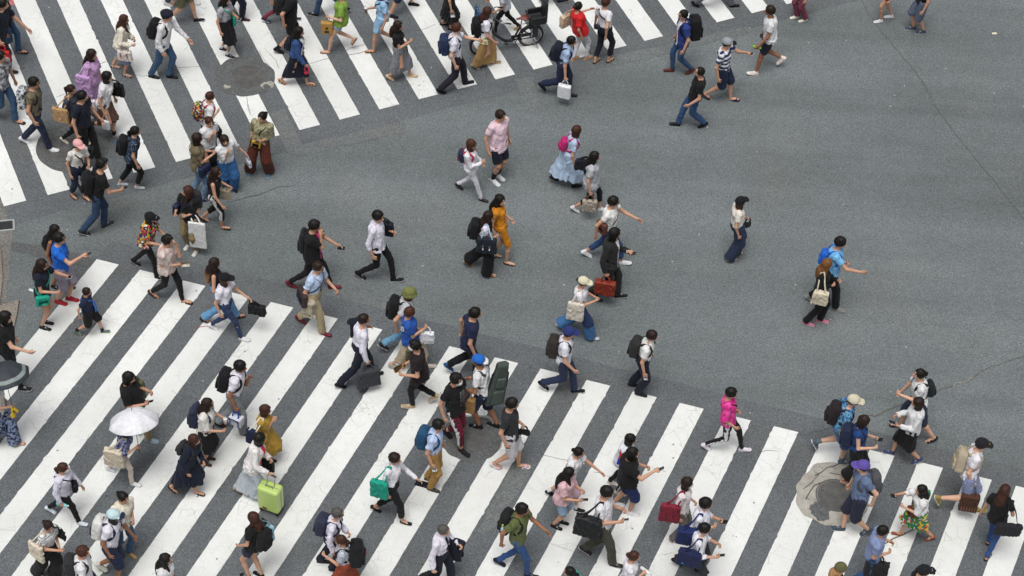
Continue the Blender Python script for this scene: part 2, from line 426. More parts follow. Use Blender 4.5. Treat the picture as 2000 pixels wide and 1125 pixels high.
def tpath(B,prm,off,n=4,closed=False):
    q=catmull(np.asarray(prm,float),n,closed); r=[tp(B,min(z,1.0),a,off) for z,a in q]
    return np.array([x[0] for x in r]),np.array([x[1] for x in r])
def torso(fl,B,off,z0,z1,k=.03,straight=False,fat=1.0,flare=0.0):
    lo=np.minimum(B.P,B.N)-.28; hi=np.maximum(B.P,B.N)+.28; lo[2]-=.1
    sl,x,y,z=fl.sub(lo,hi,0)
    qx,qy,qz=x-B.P[0],y-B.P[1],z-B.P[2]
    zz=qx*B.u[0]+qy*B.u[1]+qz*B.u[2]; fx=qx*B.F[0]+qy*B.F[1]+qz*B.F[2]; ly=qx*B.Lf[0]+qy*B.Lf[1]+qz*B.Lf[2]
    zf=zz/B.L; a=B.tw*np.clip(zf,0,1); c,s=np.cos(a),np.sin(a); fx,ly=fx*c+ly*s,ly*c-fx*s
    HW,HD=B.HW.copy(),B.HD.copy()
    if straight: HW[:3]=np.maximum(HW[:3],HW[2]); HD[:3]=np.maximum(HD[:3],HD[2]); HW[3:5]=HW[3:5]*.5+.5*max(HW[2],HW[6]); HD[3:5]=np.maximum(HD[3:5],.5*HD[3:5]+.5*HD[5])
    hw=np.interp(zf,ZF,HW).astype(np.float32)*fat+off; hd=np.interp(zf,ZF,HD).astype(np.float32)*fat+off; x0=np.interp(zf,ZF,B.X0).astype(np.float32)
    if flare: g=np.clip(.55-zf,0,2)*flare; hw=hw+g; hd=hd+g
    r=((np.abs((fx-x0)/hd))**2.3+(np.abs(ly/hw))**2.3)**(1/2.3)
    d=(r-1)*np.minimum(hd,hw)*.93
    d=np.maximum(d,np.maximum(z0*B.L-zz,zz-z1*B.L)); fl.put(sl,d,k)
def frustum(fl,a,b,ra,rb,k=.02):
    """flat-ended tapered tube (sleeves, trouser legs): clean hems"""
    a=np.asarray(a,float);b=np.asarray(b,float); R=max(ra,rb)
    sl,x,y,z=fl.sub(np.minimum(a,b)-R,np.maximum(a,b)+R,.04+k); ba=b-a; q=ba@ba
    t=((x-a[0])*ba[0]+(y-a[1])*ba[1]+(z-a[2])*ba[2])/q; tc=np.clip(t,0,1)
    d=np.sqrt((x-a[0]-t*ba[0])**2+(y-a[1]-t*ba[1])**2+(z-a[2]-t*ba[2])**2)-(ra+(rb-ra)*tc)
    d=np.maximum(d,(np.abs(t-.5)-.5)*math.sqrt(q)); fl.put(sl,d,k)
def bounds(B,ex=.2):
    P=np.array([B.P,B.N,*B.sh,*B.el,*B.wr,*B.kn,*B.ank,B.C,*B.hand]); return P.min(0)-ex,P.max(0)+ex
def fingers(mb,B,sd,grip,m):
    s=B.s*(.92 if B.sex=='f' else 1); hd=B.hdv[sd]; sg=1-2*sd
    ref=V(1,0,.35) if abs(hd[0])<.75 else V(0,0,1); t=nrm(ref-hd*(ref@hd)); n=np.cross(hd,t)
    if n@V(0,-sg,0)<0: n=-n
    w=B.wr[sd]; a1,a2,a3=(.9,1.7,2.2) if grip else (.3,.7,1.0)
    for o,l in ((.029,.070),(.010,.078),(-.009,.072),(-.027,.056)):
        p=w+hd*.072*s+t*o*s; pts=[p]
        for ang,fr in ((a1,.42),(a2,.33),(a3,.25)): p=p+(hd*math.cos(ang)+n*math.sin(ang))*l*s*fr*1.05; pts.append(p)
        addtube(mb,pts,[.0098*s,.0092*s,.0085*s,.007*s],6,m)
    p=w+hd*.028*s+t*.026*s; d=nrm(hd*.65+t*.6+n*.35); addtube(mb,[p,p+d*.035*s,p+(d*.6+hd*.5+n*.15*(3 if grip else 1))*.06*s],[.0125*s,.011*s,.008*s],6,m)
def toface(fl,B,R,c): pass
def make_body(B,root,skin,grip,mask=False,cov=(1,1,1)):
    cl,cf_,ct=cov
    s=B.s; fm=.9 if B.sex=='f' else (.86 if B.sex=='c' else 1)
    lo,hi=bounds(B,.16); fl=Field(lo,hi,.0125)
    torso(fl,B,-.006*ct,-.17,1.02)
    H=lambda a,b,c: B.C+s*(a*B.RH[0]+b*B.RH[1]+c*B.RH[2])
    hd_s=s*.95; H=lambda a,b,c: B.C+hd_s*(a*B.RH[0]+b*B.RH[1]+c*B.RH[2])
    fl.cone(B.N-B.u*.04,H(-.02,0,-.06),.054*s*fm,.05*s*fm,.035)
    hs=1.06 if B.sex=='c' else 1
    for sd in (0,1):
        g=1-2*sd
        fl.cone(B.sh[sd],B.el[sd],.046*s*fm,.037*s*fm,.035); fl.cone(B.el[sd],B.wr[sd],.037*s*fm,.0245*s*fm,.02)
        hd=B.hdv[sd]; ref=V(1,0,.35) if abs(hd[0])<.75 else V(0,0,1); t=nrm(ref-hd*(ref@hd)); n=np.cross(hd,t)
        fl.ell(B.wr[sd]+hd*.043*s,(.05*s,.037*s*fm,.0175*s),np.array([hd,t,n]),.015)
        fl.cone(B.hip[sd],B.kn[sd],.080*s*(1 if cl>.9 else .9),.055*s*fm*cl,.03); cf=B.kn[sd]*.68+B.ank[sd]*.32-.012*s*B.RH[0]*0
        fl.cone(B.kn[sd],cf,.052*s*fm*cl,.055*s*fm*cl,.02); fl.cone(cf,B.ank[sd],.053*s*fm*cl,.034*s*fm,.02)
        p,fr=B.foot[sd]; q=lambda a,b,c: p+s*(a*fr[0]+b*fr[1]+c*fr[2])
        fl.cone(q(-.065,0,-.002),q(.04,0,-.014),.033*s*cf_,.030*s*cf_,.02); fl.cone(q(.03,0,-.018),q(.098-.04*(cf_<.9),.008*(1 if sd else -1),-.022),.030*s*cf_,.024*s*cf_,.015)
    hs*=.95; fl.ell(H(-.004,0,.012),(.094*s*hs,.075*s*hs,.112*s*hs),B.RH,.02); fl.ell(H(.02,0,-.052),(.066*s,.053*s,.058*s),B.RH,.025)
    fl.cone(H(.086,0,.004),H(.104,0,-.028),.008*s,.014*s,.012)
    for g in (1,-1): fl.ell(H(-.005,g*.077,-.005),(.019*s,.011*s,.03*s),B.RH,.006)
    v,f=fl.nets(); mb=MB(); mb.add(v,f,0)
    for sd in (0,1): fingers(mb,B,sd,grip[sd],0)
    for g in (1,-1):
        addtube(mb,[H(.084,g*.021,.008),H(.082,g*.031,.011),H(.074,g*.042,.008)],[.005*s,.0075*s,.005*s],6,1)
        addtube(mb,[H(.089,g*.016,.032),H(.085,g*.032,.036),H(.073,g*.046,.031)],.0045*s,5,1)
    addtube(mb,[H(.083,.022,-.062),H(.0905,0,-.060),H(.083,-.022,-.062)],[.004*s,.0065*s,.004*s],6,2)
    link('body',mb.mesh('body',[skinm(skin),plain('2a1c17',.4,name='eye'),plain('a5625a',.5,name='lip')]),root)
    if mask:
        fm_=Field((-.02,-.09,-.12),(.14,.09,.03),.008); fm_.ell((.026,0,-.045),(.078,.066,.064)); fm_.below(lambda x,y,z:.02-x+0*y+0*z); fm_.below(lambda x,y,z: z+.008+0*x+0*y)
        v,f=fm_.nets(); m=MB(); m.add(v*s@B.RH+B.C,f); link('face_mask',m.mesh('mask',[cloth('white')]),root)
def make_hair(B,root,spec,cap):
    p=spec.split(':'); st=p[0]; c=p[1]; c2=p[2] if len(p)>2 else None; s=B.s*.95*(1.06 if B.sex=='c' else 1)
    if st=='bald': return
    fl=Field((-.30,-.17,-.6 if st in('xlong','wavy') else -.45,),(.16,.17,.17),.0115 if st not in('xlong','long','wavy') else .013)
    tight=st in('crop','pony','bun','topbun','recede') or cap
    r=(.111,.091,.117) if tight else (.117,.097,.121)
    fl.ell((-.012,0,.022 if not tight else .016),r)
    if st in('bob','long','xlong','wavy','medium','braids'):
        zb={'bob':-.10,'medium':-.17}.get(st,-.12); fl.cone((-.022,0,.0),(-.03,0,zb),.088,.082 if st!='bob' else .09,.02)
    if st in('long','xlong','wavy'):
        fl.ell((-.095,0,-.13),(.065,.096,.12),k=.03); fl.ell((-.150,0,-.235),(.052,.104,.15),k=.04)
        if st!='long': fl.ell((-.183,0,-.35),(.046,.098,.17),k=.04)
        fl.cone((-.02,.082,-.08),(-.03,.10,-.20),.03,.022,.02); fl.cone((-.02,-.082,-.08),(-.03,-.10,-.20),.03,.022,.02)
    if st=='wavy':
        pass
        for g in (1,-1): fl.cone((.0,g*.08,-.05),(.045,g*.09,-.25),.034,.03,.02)
    if st in('short','messy','crop','recede','bun','topbun','pony'):
        o=.03 if st!='messy' else .045
        fl.below(lambda x,y,z:-z-o+.5*x+0*y)
    elif st in('bob','medium'):
        zc=-.155 if st=='bob' else -.235; fl.below(lambda x,y,z: zc-z+0*x+0*y)
    fl.ell((.132,0,-.018 if st not in('bob','medium') else -.030),(.104,.080,.096),k=.012,mode='s')
    if st in('bob','long','xlong','wavy','medium','braids'):
        fl.box((.12,0,-.18),(.075,.066,.16),r=.02,k=.02,mode='s')
    if st=='recede': fl.ell((.12,0,.08),(.075,.075,.085),k=.012,mode='s')
    if st=='pony': fl.cone((-.095,0,.01),(-.15,0,-.04),.026,.036,.01); fl.cone((-.15,0,-.04),(-.13,0,-.21),.036,.014,.02)
    if st=='bun': fl.ell((-.118,0,.03),(.045,.045,.045),k=.01)
    if st=='topbun': fl.ell((-.1,0,.075),(.045,.045,.042),k=.01)
    if st=='braids':
        for g in (1,-1): fl.cone((.02,g*.08,-.06),(.06,g*.09,-.27),.024,.017,.01)
    if st=='messy': fl.noise(.009,32,B.seed)
    m=np.argwhere(np.abs(fl.D)<.03); q=m*fl.h+fl.lo; rr=B.seed*7.3
    part_=(.02 if int(rr)%2 else -.02) if st in('bob','long','xlong','wavy','medium') else 0
    ph=np.arctan2(q[:,1]-part_,q[:,0]+.045)+.5*np.sin(q[:,2]*22+rr)
    fl.D[tuple(m.T)]+=((.0042*np.sin(13*ph+rr)+.003*np.sin(29*ph+2.1*rr+q[:,2]*30))*np.clip((.16-q[:,2])*9,.15,1)).astype(np.float32)
    if part_: fl.D[tuple(m.T)]+=(.010*np.exp(-((q[:,1]-part_)/.009)**2)*(q[:,2]>.05)*(q[:,0]>-.05)).astype(np.float32)
    fl.noise(.0045,38,B.seed)
    v,f=fl.nets(); m=MB(); RH=frame(B.yaw,B.pit*(.45 if st in('long','xlong','wavy') else 1)); m.add(v*s@RH+B.C,f)
    link('hair',m.mesh('hair',[hairm(c,c2,B.C[2]-.2 if c2 else 0)]),root)
def make_cap(B,root,spec):
    p=spec.split(':'); st,c=p[0],p[1]; c2=p[2] if len(p)>2 else c; s=B.s*.96
    fl=Field((-.2,-.19,-.05),(.24,.19,.19),.0105); sg=-1 if st=='backcap' else 1
    if st in('cap','backcap'):
        fl.ell((-.01,0,.03),(.121,.101,.108)); fl.below(lambda x,y,z:.022-z+.1*x*0+0*y)
        fl.ell((sg*.112,0,.030),(.090,.088,.0115),R=np.array([[math.cos(.16),0,-sg*math.sin(.16)],[0,1,0],[sg*math.sin(.16),0,math.cos(.16)]]),k=.006)
        fl.cone((-.01,0,.137),(-.01,0,.142),.007,.007,0)
    elif st=='bucket':
        fl.ell((-.01,0,.035),(.118,.1,.1)); 
        sl,x,y,z=fl.sub(fl.lo,fl.lo+fl.n*fl.h,0); r=np.sqrt((x+.01)**2+(y*1.15)**2); d=np.maximum(np.abs(z-(.040-(r-.1)*1.25))-.009,np.maximum(r-.150,.09-r)); fl.put(sl,d,.01)
        fl.below(lambda x,y,z: -z-.03+0*x+0*y)
    elif st=='beret': fl.ell((.0,0,.072),(.135,.118,.062)); fl.ell((.04,0,.05),(.10,.09,.04)); fl.below(lambda x,y,z:.025-z+.0*x+0*y)
    elif st=='beanie': fl.ell((-.012,0,.03),(.118,.1,.118)); fl.below(lambda x,y,z:-.005-z+.35*x+0*y)
    fl.noise(.0025,30,B.seed); v,f=fl.nets(); fc,_=fnorm(v,f)
    mi=((sg*fc[:,0]>.106)&(fc[:,2]<.05)).astype(int) if st in('cap','backcap') else np.zeros(len(f),int)
    m=MB(); m.add(v*s@B.RH+B.C,f,mi)
    o=link({'cap':'cap','backcap':'cap','bucket':'bucket_hat','beret':'flat_cap','beanie':'beanie'}[st],m.mesh('cap',[cloth(c),cloth(c2)]),root)
    if len(p)>3:
        mb=MB(); pc=p[3]
        for dy,dz,w in ((-.018,.012,.012),(.0,.014,.010),(.018,.011,.012)):
            a=V(.121,dy,.055+dz-.02); cbox(mb,(a)*s@B.RH+B.C,B.RH,(.004*s,w*.62*s,.014*s),.002)
        link('badge',mb.mesh('badge',[plain(pc,.6)]),o)
def make_top(B,root,spec):
    """returns garment kind"""
    p=spec.split(':'); st,c=p[0],p[1]; pat=p[2] if len(p)>2 and p[2] else None; c2=p[3] if len(p)>3 and p[3] else None; sc=float(p[4]) if len(p)>4 and p[4] else 1.0
    s=B.s; fm=.9 if B.sex=='f' else 1
    base,_,mod=st.partition('+'); mods=mod.split('+') if mod else []
    K=dict(tee=(.56,.024,.015,-.10),polo=(.56,.022,.014,-.08),tshort=(.45,.02,.016,.1),shirt=(.62,.022,.016,-.10),lshirt=(2,.014,.016,-.12),blouse=(.98,.030,.024,.06),tank=(0,0,.010,.05),sleeveless=(.16,.02,.014,.0),sweat=(2,.020,.024,-.12),jacket=(2,.022,.030,-.24),tunic=(.6,.028,.026,-.42),cardigan=(2,.022,.026,-.22),big=(.72,.034,.027,-.14),dress=(.6,.022,.016,0),sdress=(.4,.018,.010,0),ldress=(2,.020,.022,0),denimj=(2,.02,.022,.02))
    slv,se,off,hem=K[base]
    if 'tuck' in mods: hem=.17; off=min(off,.008)
    if 'long' in mods: hem-=.16
    if 'rolled' in mods: slv=1.35
    if 'fat' in mods: off+=.02
    lo,hi=bounds(B,.22); lo[2]=min(B.P[2]+min(hem,0)*B.L*1.2-.2,B.P[2]-.1); 
    hemz=None
    for m_ in mods:
        if m_.startswith('h'):
            try: hemz=float(m_[1:])*B.h
            except ValueError: pass
    if hemz is not None: lo[2]=hemz-.05
    if base=='tunic' or hem<-.2: lo[2]=B.P[2]+hem*B.L-.1
    fl=Field(lo,hi,.0125)
    top=.985 if base not in('tank',) else .93
    torso(fl,B,off,max(hem,-.2) if hemz is None else -.05,top,.0,straight=base not in('tank','dress','sdress'),fat=1.03,flare=.03 if base in('tunic','big') else 0)
    fs=.03
    for sd in (0,1):
        if slv>0:
            sh,el,wr=B.sh[sd],B.el[sd],B.wr[sd]
            if slv<1: frustum(fl,sh+(sh-el)*.02,sh+(el-sh)*slv,(.050*s*fm+se*.75),(.043*s*fm+se),fs)
            else:
                fl.cone(sh,el,.047*s*fm+se*.8,.038*s*fm+se,fs); e=wr if slv>=2 else el+(wr-el)*(slv-1)*1.3
                frustum(fl,el,e,.040*s*fm+se*.95,.030*s*fm+se*(1.0 if base!='blouse' else 1.4),.012)
            fl.cone(sh,sh*.7+B.N*.3,.052*s*fm+se*.6,.05*s*fm+se*.4,.03)
        elif base=='tank':
            q,_n=tp(B,.9,62 if sd==0 else -62,.0); q2,_=tp(B,.9,118 if sd==0 else -118,.0); w=B.N-B.u*.01+axes(B,1)[1]*(1-2*sd)*.075*s
            fl.cone(q,w,.022,.018,.01); fl.cone(q2,w,.022,.018,.01)
    if base in('polo','shirt','lshirt','jacket','denimj'): fl.cone(B.N-B.u*.02,B.N+B.u*.022+.006*B.F,.066*s*fm,.060*s*fm,.015)
    if 'hood' in mods: fl.ell(B.N-B.F*.075*s-B.u*.02,(.05,.09,.05),k=.03)
    if base in('tunic','jacket','cardigan') or (hem<-.2 and hemz is None): skirt_field(fl,B,.0*B.L+B.P[2]+.02,B.P[2]+hem*B.L,off+.045*s,off+.07*s,.02,open_=base in('jacket','cardigan'))
    if hemz is not None:
        fz=.055*s
        for m_ in mods:
            if m_=='aline': fz=.10*s
            if m_=='full': fz=.15*s
            if m_=='tight': fz=.03*s
        skirt_field(fl,B,B.P[2]+.22*B.L,hemz,.055*s if 'tight' not in mods else .03*s,fz+.04,.03,pleat=.02 if 'full' in mods or 'aline' in mods else .006)
    fl.noise(.0085,11,B.seed); fl.noise(.0036,25,B.seed+5)
    v,f=fl.nets(); fc,fn=fnorm(v,f); mi=np.zeros(len(f),int); mats=[cloth(c,pat,c2,sc)]
    inn=[m_[5:] for m_ in mods if m_.startswith('inner')]
    if inn:
        q=fc-B.P; ly=q@B.Lf; zz=q@B.u; w=.035+.03*np.clip(zz/B.L,0,1); mi=((fn@B.F>.25)&(np.abs(ly)<w)&(q@B.F>.0)).astype(int); mats.append(cloth(inn[0]))
    if 'rbsleeve' in mods:
        a_,b_=B.sh[1],B.el[1]; t_=((fc-a_)@(b_-a_))/((b_-a_)@(b_-a_)); dd=np.linalg.norm(fc-a_-t_[:,None]*(b_-a_),axis=1); k_=(dd<.085)&(t_>.05); mi=np.where(k_&(t_<.5),1,np.where(k_&(t_<1.0),2,0)); mats+= [cloth('c4202c'),cloth('1f38a8')]
    m=MB(); m.add(v,f,mi)
    nm={'tee':'t_shirt','polo':'polo_shirt','tshort':'t_shirt','shirt':'shirt','lshirt':'shirt','blouse':'blouse','tank':'tank_top','sleeveless':'sleeveless_top','sweat':'sweatshirt','jacket':'jacket','tunic':'tunic','cardigan':'cardigan','big':'t_shirt','dress':'dress','sdress':'dress','ldress':'dress','denimj':'denim_jacket'}[base]
    o=link(nm,m.mesh(nm,mats),root)
    if 'print' in mods:     # chest print
        mb=MB(); pc='grey' if c!='black' and c!='navy' else 'lgrey'
        for (a,z,w,hh) in ((-14,.74,.05,.010),(8,.735,.06,.012),(-6,.69,.07,.010),(12,.66,.05,.013),(0,.62,.08,.008)):
            pt,n=tp(B,z,a,off+.007); l_=np.cross(B.u,n); cbox(mb,pt,np.array([n,nrm(l_),B.u]),(.004,w*.5*s,hh*.5*s),.001,0)
        link('shirt_print',mb.mesh('print',[plain(pc,.8)]),o)
    if 'box' in mods:       # large pale graphic
        mb=MB(); pt,n=tp(B,.66,10,off+.008); l_=nrm(np.cross(B.u,n)); cbox(mb,pt,np.array([n,l_,B.u]),(.004,.055*s,.075*s),.001); pt,n=tp(B,.3,10,off+.01); cbox(mb,pt,np.array([n,l_,B.u]),(.004,.05*s,.028*s),.001)
        link('shirt_print',mb.mesh('print',[plain('white',.8)]),o)
    if 'tie' in mods:
        mb=MB(); pts=[];ns=[]
        for z in np.linspace(.96,.30,9): a,n=tp(B,z,0,off+.012); pts.append(a); ns.append(n)
        ribbon(mb,pts,ns,.055,.006); link('necktie',mb.mesh('tie',[cloth('dnavy')]),root)
    if 'lanyard' in mods:
        mb=MB()
        for g in (1,-1):
            ribbon(mb,*tpath(B,((.97,60*g),(.85,28*g),(.7,14*g),(.5,5*g),(.36,1*g)),off+.01),.011,.004)
        a_,n=tp(B,.3,0,off+.012); cbox(mb,a_,np.array([n,nrm(np.cross(B.u,n)),B.u]),(.004,.03,.042),.002); link('lanyard',mb.mesh('lanyard',[plain('dnavy',.6)]),root)
    return base
def legc(B,sd,z):
    h,k,a=B.hip[sd],B.kn[sd],B.ank[sd]
    zz=np.array([a[2],k[2] if k[2]>a[2]+.02 else a[2]+.02,h[2]+.001]); 
    return np.interp(z,zz,[a[0],k[0],h[0]]),np.interp(z,zz,[a[1],k[1],h[1]])
def skirt_field(fl,B,zt,zb,rt,rb,k=.02,pleat=.008,open_=False):
    lo=np.minimum(np.minimum(*B.ank),B.P)-.35; hi=np.maximum(np.maximum(*B.kn),B.P)+.35; lo[2]=zb; hi[2]=zt
    sl,x,y,z=fl.sub(lo,hi,.02)
    # leg centre lines at each height; below the knee the cloth hangs from the knee
    zv=z.ravel(); ax_,ay=legc(B,0,zv); bx,by=legc(B,1,zv)
    t=np.clip((zt-zv)/(zt-zb+1e-6),0,1)
    ea,eb=legc(B,0,zb),legc(B,1,zb); ha,hb=B.hip
    la,lb=ha[0]+(ea[0]-ha[0])*t,hb[0]+(eb[0]-hb[0])*t
    if ea[0]>eb[0]: ax_,bx=np.maximum(ax_,la),np.minimum(bx,lb)
    else: ax_,bx=np.minimum(ax_,la),np.maximum(bx,lb)
    ax_,ay,bx,by=[np.asarray(q,np.float32)[None,None,:] for q in (ax_,ay,bx,by)]; sh=np.clip((zv-B.P[2])/.02,0,1)
    cx=(ax_+bx)/2; cy=(ay+by)/2; damp=.93
    ax_,bx=cx+(ax_-cx)*damp,cx+(bx-cx)*damp
    r=(rt+(rb-rt)*t).astype(np.float32)[None,None,:]
    dx,dy=bx-ax_,by-ay; q=dx*dx+dy*dy+1e-6; tt=np.clip(((x-ax_)*dx+(y-ay)*dy)/q,0,1)
    px,py=x-ax_-tt*dx,y-ay-tt*dy; d=np.sqrt(px*px+py*py)
    th=np.arctan2(y-cy,x-cx); d=d-r-pleat*np.sin(th*11+B.seed)*t[None,None,:].astype(np.float32)-.055*B.s*(1-t)[None,None,:].astype(np.float32)
    d=np.maximum(d,np.maximum(zb-z,z-zt)); fl.put(sl,d,k)
def make_bot(B,root,spec,tucked):
    p=spec.split(':'); st,c=p[0],p[1]; pat=p[2] if len(p)>2 and p[2] else None; c2=p[3] if len(p)>3 and p[3] else None; sc=float(p[4]) if len(p)>4 and p[4] else 1.0
    st,_,mod=st.partition('+'); mods=mod.split('+') if mod else []
    s=B.s; fm=.93 if B.sex=='f' else 1
    lo,hi=bounds(B,.2); hi[2]=B.P[2]+.35*B.L; fl=Field(lo,hi,.0125); zt=.27 if tucked else .12
    off=.004 if not tucked else .021
    if st.startswith('skirt'):
        hf={'skirt_mini':.30,'skirt_short':.275,'skirt_midi':.16,'skirt_long':.075,'skirt_knee':.25}[st]; full='full' in mods
        torso(fl,B,off,.0,zt,.0,True); skirt_field(fl,B,B.P[2]+zt*B.L*.7,hf*B.h,.04*s,(.10 if not full else .15)*s,.04,.012 if not full else .022)
    else:
        torso(fl,B,off,-.14,zt,.0)
        #        thigh, knee, hem, end(leg fraction)
        T=dict(slim=(.008,.006,.008,1.0),jeans=(.014,.016,.026,1.0),trousers=(.018,.022,.034,1.0),wide=(.035,.06,.085,1.0),flare=(.010,.010,.055,1.0),shorts=(.024,.036,0,.42),lshorts=(.03,.042,0,.56),hot=(.016,.03,0,.2),capri=(.010,.012,.018,.78),culotte=(.04,.07,.10,.82),crop=(.014,.016,.022,.9))[st]
        for sd in (0,1):
            h,k,a=B.hip[sd],B.kn[sd],B.ank[sd]
            end=T[3]
            if end<=.5:
                q=h+(k-h)*end/.5; r0=.080*s+T[0]; r1=(.080*s+(.055*s*fm-.080*s)*end/.5)+T[1]
                frustum(fl,h+V(0,0,.0),q,r0,r1,.03)
            else:
                fl.cone(h,k,.080*s+T[0],.055*s*fm+T[1],.03); f=(end-.5)/.5; e=k+(a-k)*f
                r1=(.050*s*fm+(.036*s*fm-.05*s*fm)*f)+T[2]
                if T[3]<=.56: r1=.05*s+T[1]
                if end>=1: e=e-(a-k)*(.0)+ (a-k)*.06
                frustum(fl,k,e,.054*s*fm+T[1],r1,.012)
    fl.noise(.0065,11,B.seed+11); fl.noise(.0035,25,B.seed+2)
    v,f=fl.nets(); fc,fn=fnorm(v,f); mi=np.zeros(len(f),int); mats=[cloth(c,pat,c2,sc)]
    ss=[m_[4:] for m_ in mods if m_.startswith('side')]
    if ss:
        hc=np.zeros(len(f)); 
        da=np.min([np.linalg.norm(fc-(B.kn[sd]),axis=1) for sd in (0,)],0); db=np.linalg.norm(fc-B.kn[1],axis=1); lf=da<db
        mi=np.where(lf,fn[:,1]>.90,fn[:,1]<-.90).astype(int); mats.append(cloth(ss[0]))
    m=MB(); m.add(v,f,mi)
    nm={'slim':'trousers','jeans':'jeans','trousers':'trousers','wide':'wide_trousers','flare':'jeans','shorts':'shorts','lshorts':'shorts','hot':'shorts','capri':'trousers','culotte':'wide_trousers','crop':'trousers'}.get(st,'skirt')
    link(nm,m.mesh(nm,mats),root)
def make_shoes(B,root,spec):
    p=spec.split(':'); st,c=p[0],p[1]; s=B.s*(.93 if B.sex=='f' else 1)
    sole=p[2] if len(p)>2 and p[2] else ('white' if st=='snk' else 'black'); sock=p[3] if len(p)>3 else None
    for sd in (0,1):
        pc,fr=B.foot[sd]; g=1-2*sd; mb=MB(); T=lambda v: v*s@fr+pc
        if st in('snk','loafer','boot','heel'):
            fl=Field((-.16,-.075,-.07),(.165,.075,.12),.0095); w=1.0 if st=='snk' else .88
            fl.cone((-.092,0,-.03),(.0,0,-.03),.040*w,.039*w,.01); fl.cone((.0,0,-.03),(.09,-.006*g,-.03),.039*w,.046*w if st=='snk' else .036,.02)
            fl.below(lambda x,y,z: z+.019+0*x+0*y)
            fl.cone((-.085,0,-.008),(-.02,0,-.002),.037*w,.036*w,.015); fl.cone((-.03,0,-.004),(.088,-.006*g,-.022),.037*w,.030*w,.015)
            if st!='heel': fl.cone((-.078,0,0),(-.062,0,.045 if st=='snk' else .03),.037*w,.036*w,.015)
            if st=='boot': fl.cone((-.065,0,.02),(-.055,0,.10),.044,.046,.02)
            if st=='heel': fl.ell((-.02,0,.022),(.055,.03,.028),k=.01,mode='s')
            fl.below(lambda x,y,z:-.046-z+0*x+0*y)
            v,f=fl.nets(); fc,_=fnorm(v,f); mi=(fc[:,2]<-.024).astype(int) if st=='snk' else (fc[:,2]<-.038).astype(int); mb.add(T(v),f,mi)
            if st=='snk':
                for i in range(4):
                    x=.005+.017*i; addtube(mb,T(np.array([(x,.021,.018-.006*i),(x+.006,0,.030-.008*i),(x,-.021,.018-.006*i)])),.0042*s,5,1)
            if st=='heel': cb=T(np.array([(-.085,0,-.06)]))[0]; cbox(mb,cb,fr,(.014,.013,.03),.003,1)
            link('shoe',mb.mesh('shoe',[cloth(c,None,None,1.0,.5 if st!='snk' else .75),plain(sole,.6)]),root)
        else:
            fl=Field((-.15,-.07,-.075),(.15,.07,-.02),.009); hh=.012 if st!='plat' else .02
            fl.cone((-.088,0,-.047),(.09,-.004*g,-.047),.040,.045,.01); fl.below(lambda x,y,z: np.abs(z+.05)-hh+0*x+0*y)
            v,f=fl.nets(); mb.add(T(v),f,1)
            def strap(x,zt,w,ww=.022):
                a=np.linspace(0,np.pi,9); pts=np.stack([np.full(9,x)+.02*np.sin(a)*0,w*np.cos(a),-.045+zt*np.sin(a)],1); ns=np.stack([0*a,np.cos(a),np.sin(a)],1)
                ribbon(mb,T(pts),ns@fr,ww*s,.006,0)
            if st=='slide': strap(.045,.052,.043,.07)
            elif st=='flip': strap(.055,.045,.038,.012); strap(.035,.05,.038,.012)
            else: strap(.065,.044,.042); strap(.01,.062,.040); strap(-.072,.066,.037,.018)
            link('sandal',mb.mesh('sandal',[cloth(c,None,None,1.0,.55),plain(sole,.7)]),root)
        if sock:
            a=B.ank[sd]; k=B.kn[sd]; fl=Field(np.minimum(a,k)-.08,np.maximum(a,k)+.08,.011); r=.036*B.s*(.92 if B.sex!='m' else 1)+.006
            frustum(fl,a-(k-a)*.1,a+(k-a)*(.16 if not sock.startswith('+') else .42),r,r+.004 if not sock.startswith('+') else r+.014,0); v,f=fl.nets(); m=MB(); m.add(v,f); link('sock',m.mesh('sock',[cloth(sock.lstrip('+'))]),root)
def make_glasses(B,root,dark=False):
    s=B.s*.96; mb=MB(); H=lambda a,b,c: B.C+s*(a*B.RH[0]+b*B.RH[1]+c*B.RH[2])
    for g in (1,-1):
        a=np.linspace(0,2*np.pi,11)
        if dark: cbox(mb,H(.096,g*.031,.008),B.RH,(.004,.026*s,.019*s),.002,0)
        else: addtube(mb,[H(.097-.012*abs(math.cos(t))*0,g*.031+.024*math.cos(t),.008+.019*math.sin(t)) for t in a],.0034*s,4,0)
        addtube(mb,[H(.092,g*.056,.012),H(.04,g*.078,.014),H(-.01,g*.084,.008)],.0034*s,4,0)
    addtube(mb,[H(.100,.009,.012),H(.102,0,.014),H(.100,-.009,.012)],.0034*s,4,0)
    link('glasses',mb.mesh('glasses',[plain('1a1412',.3)]),root)
LABELS={}
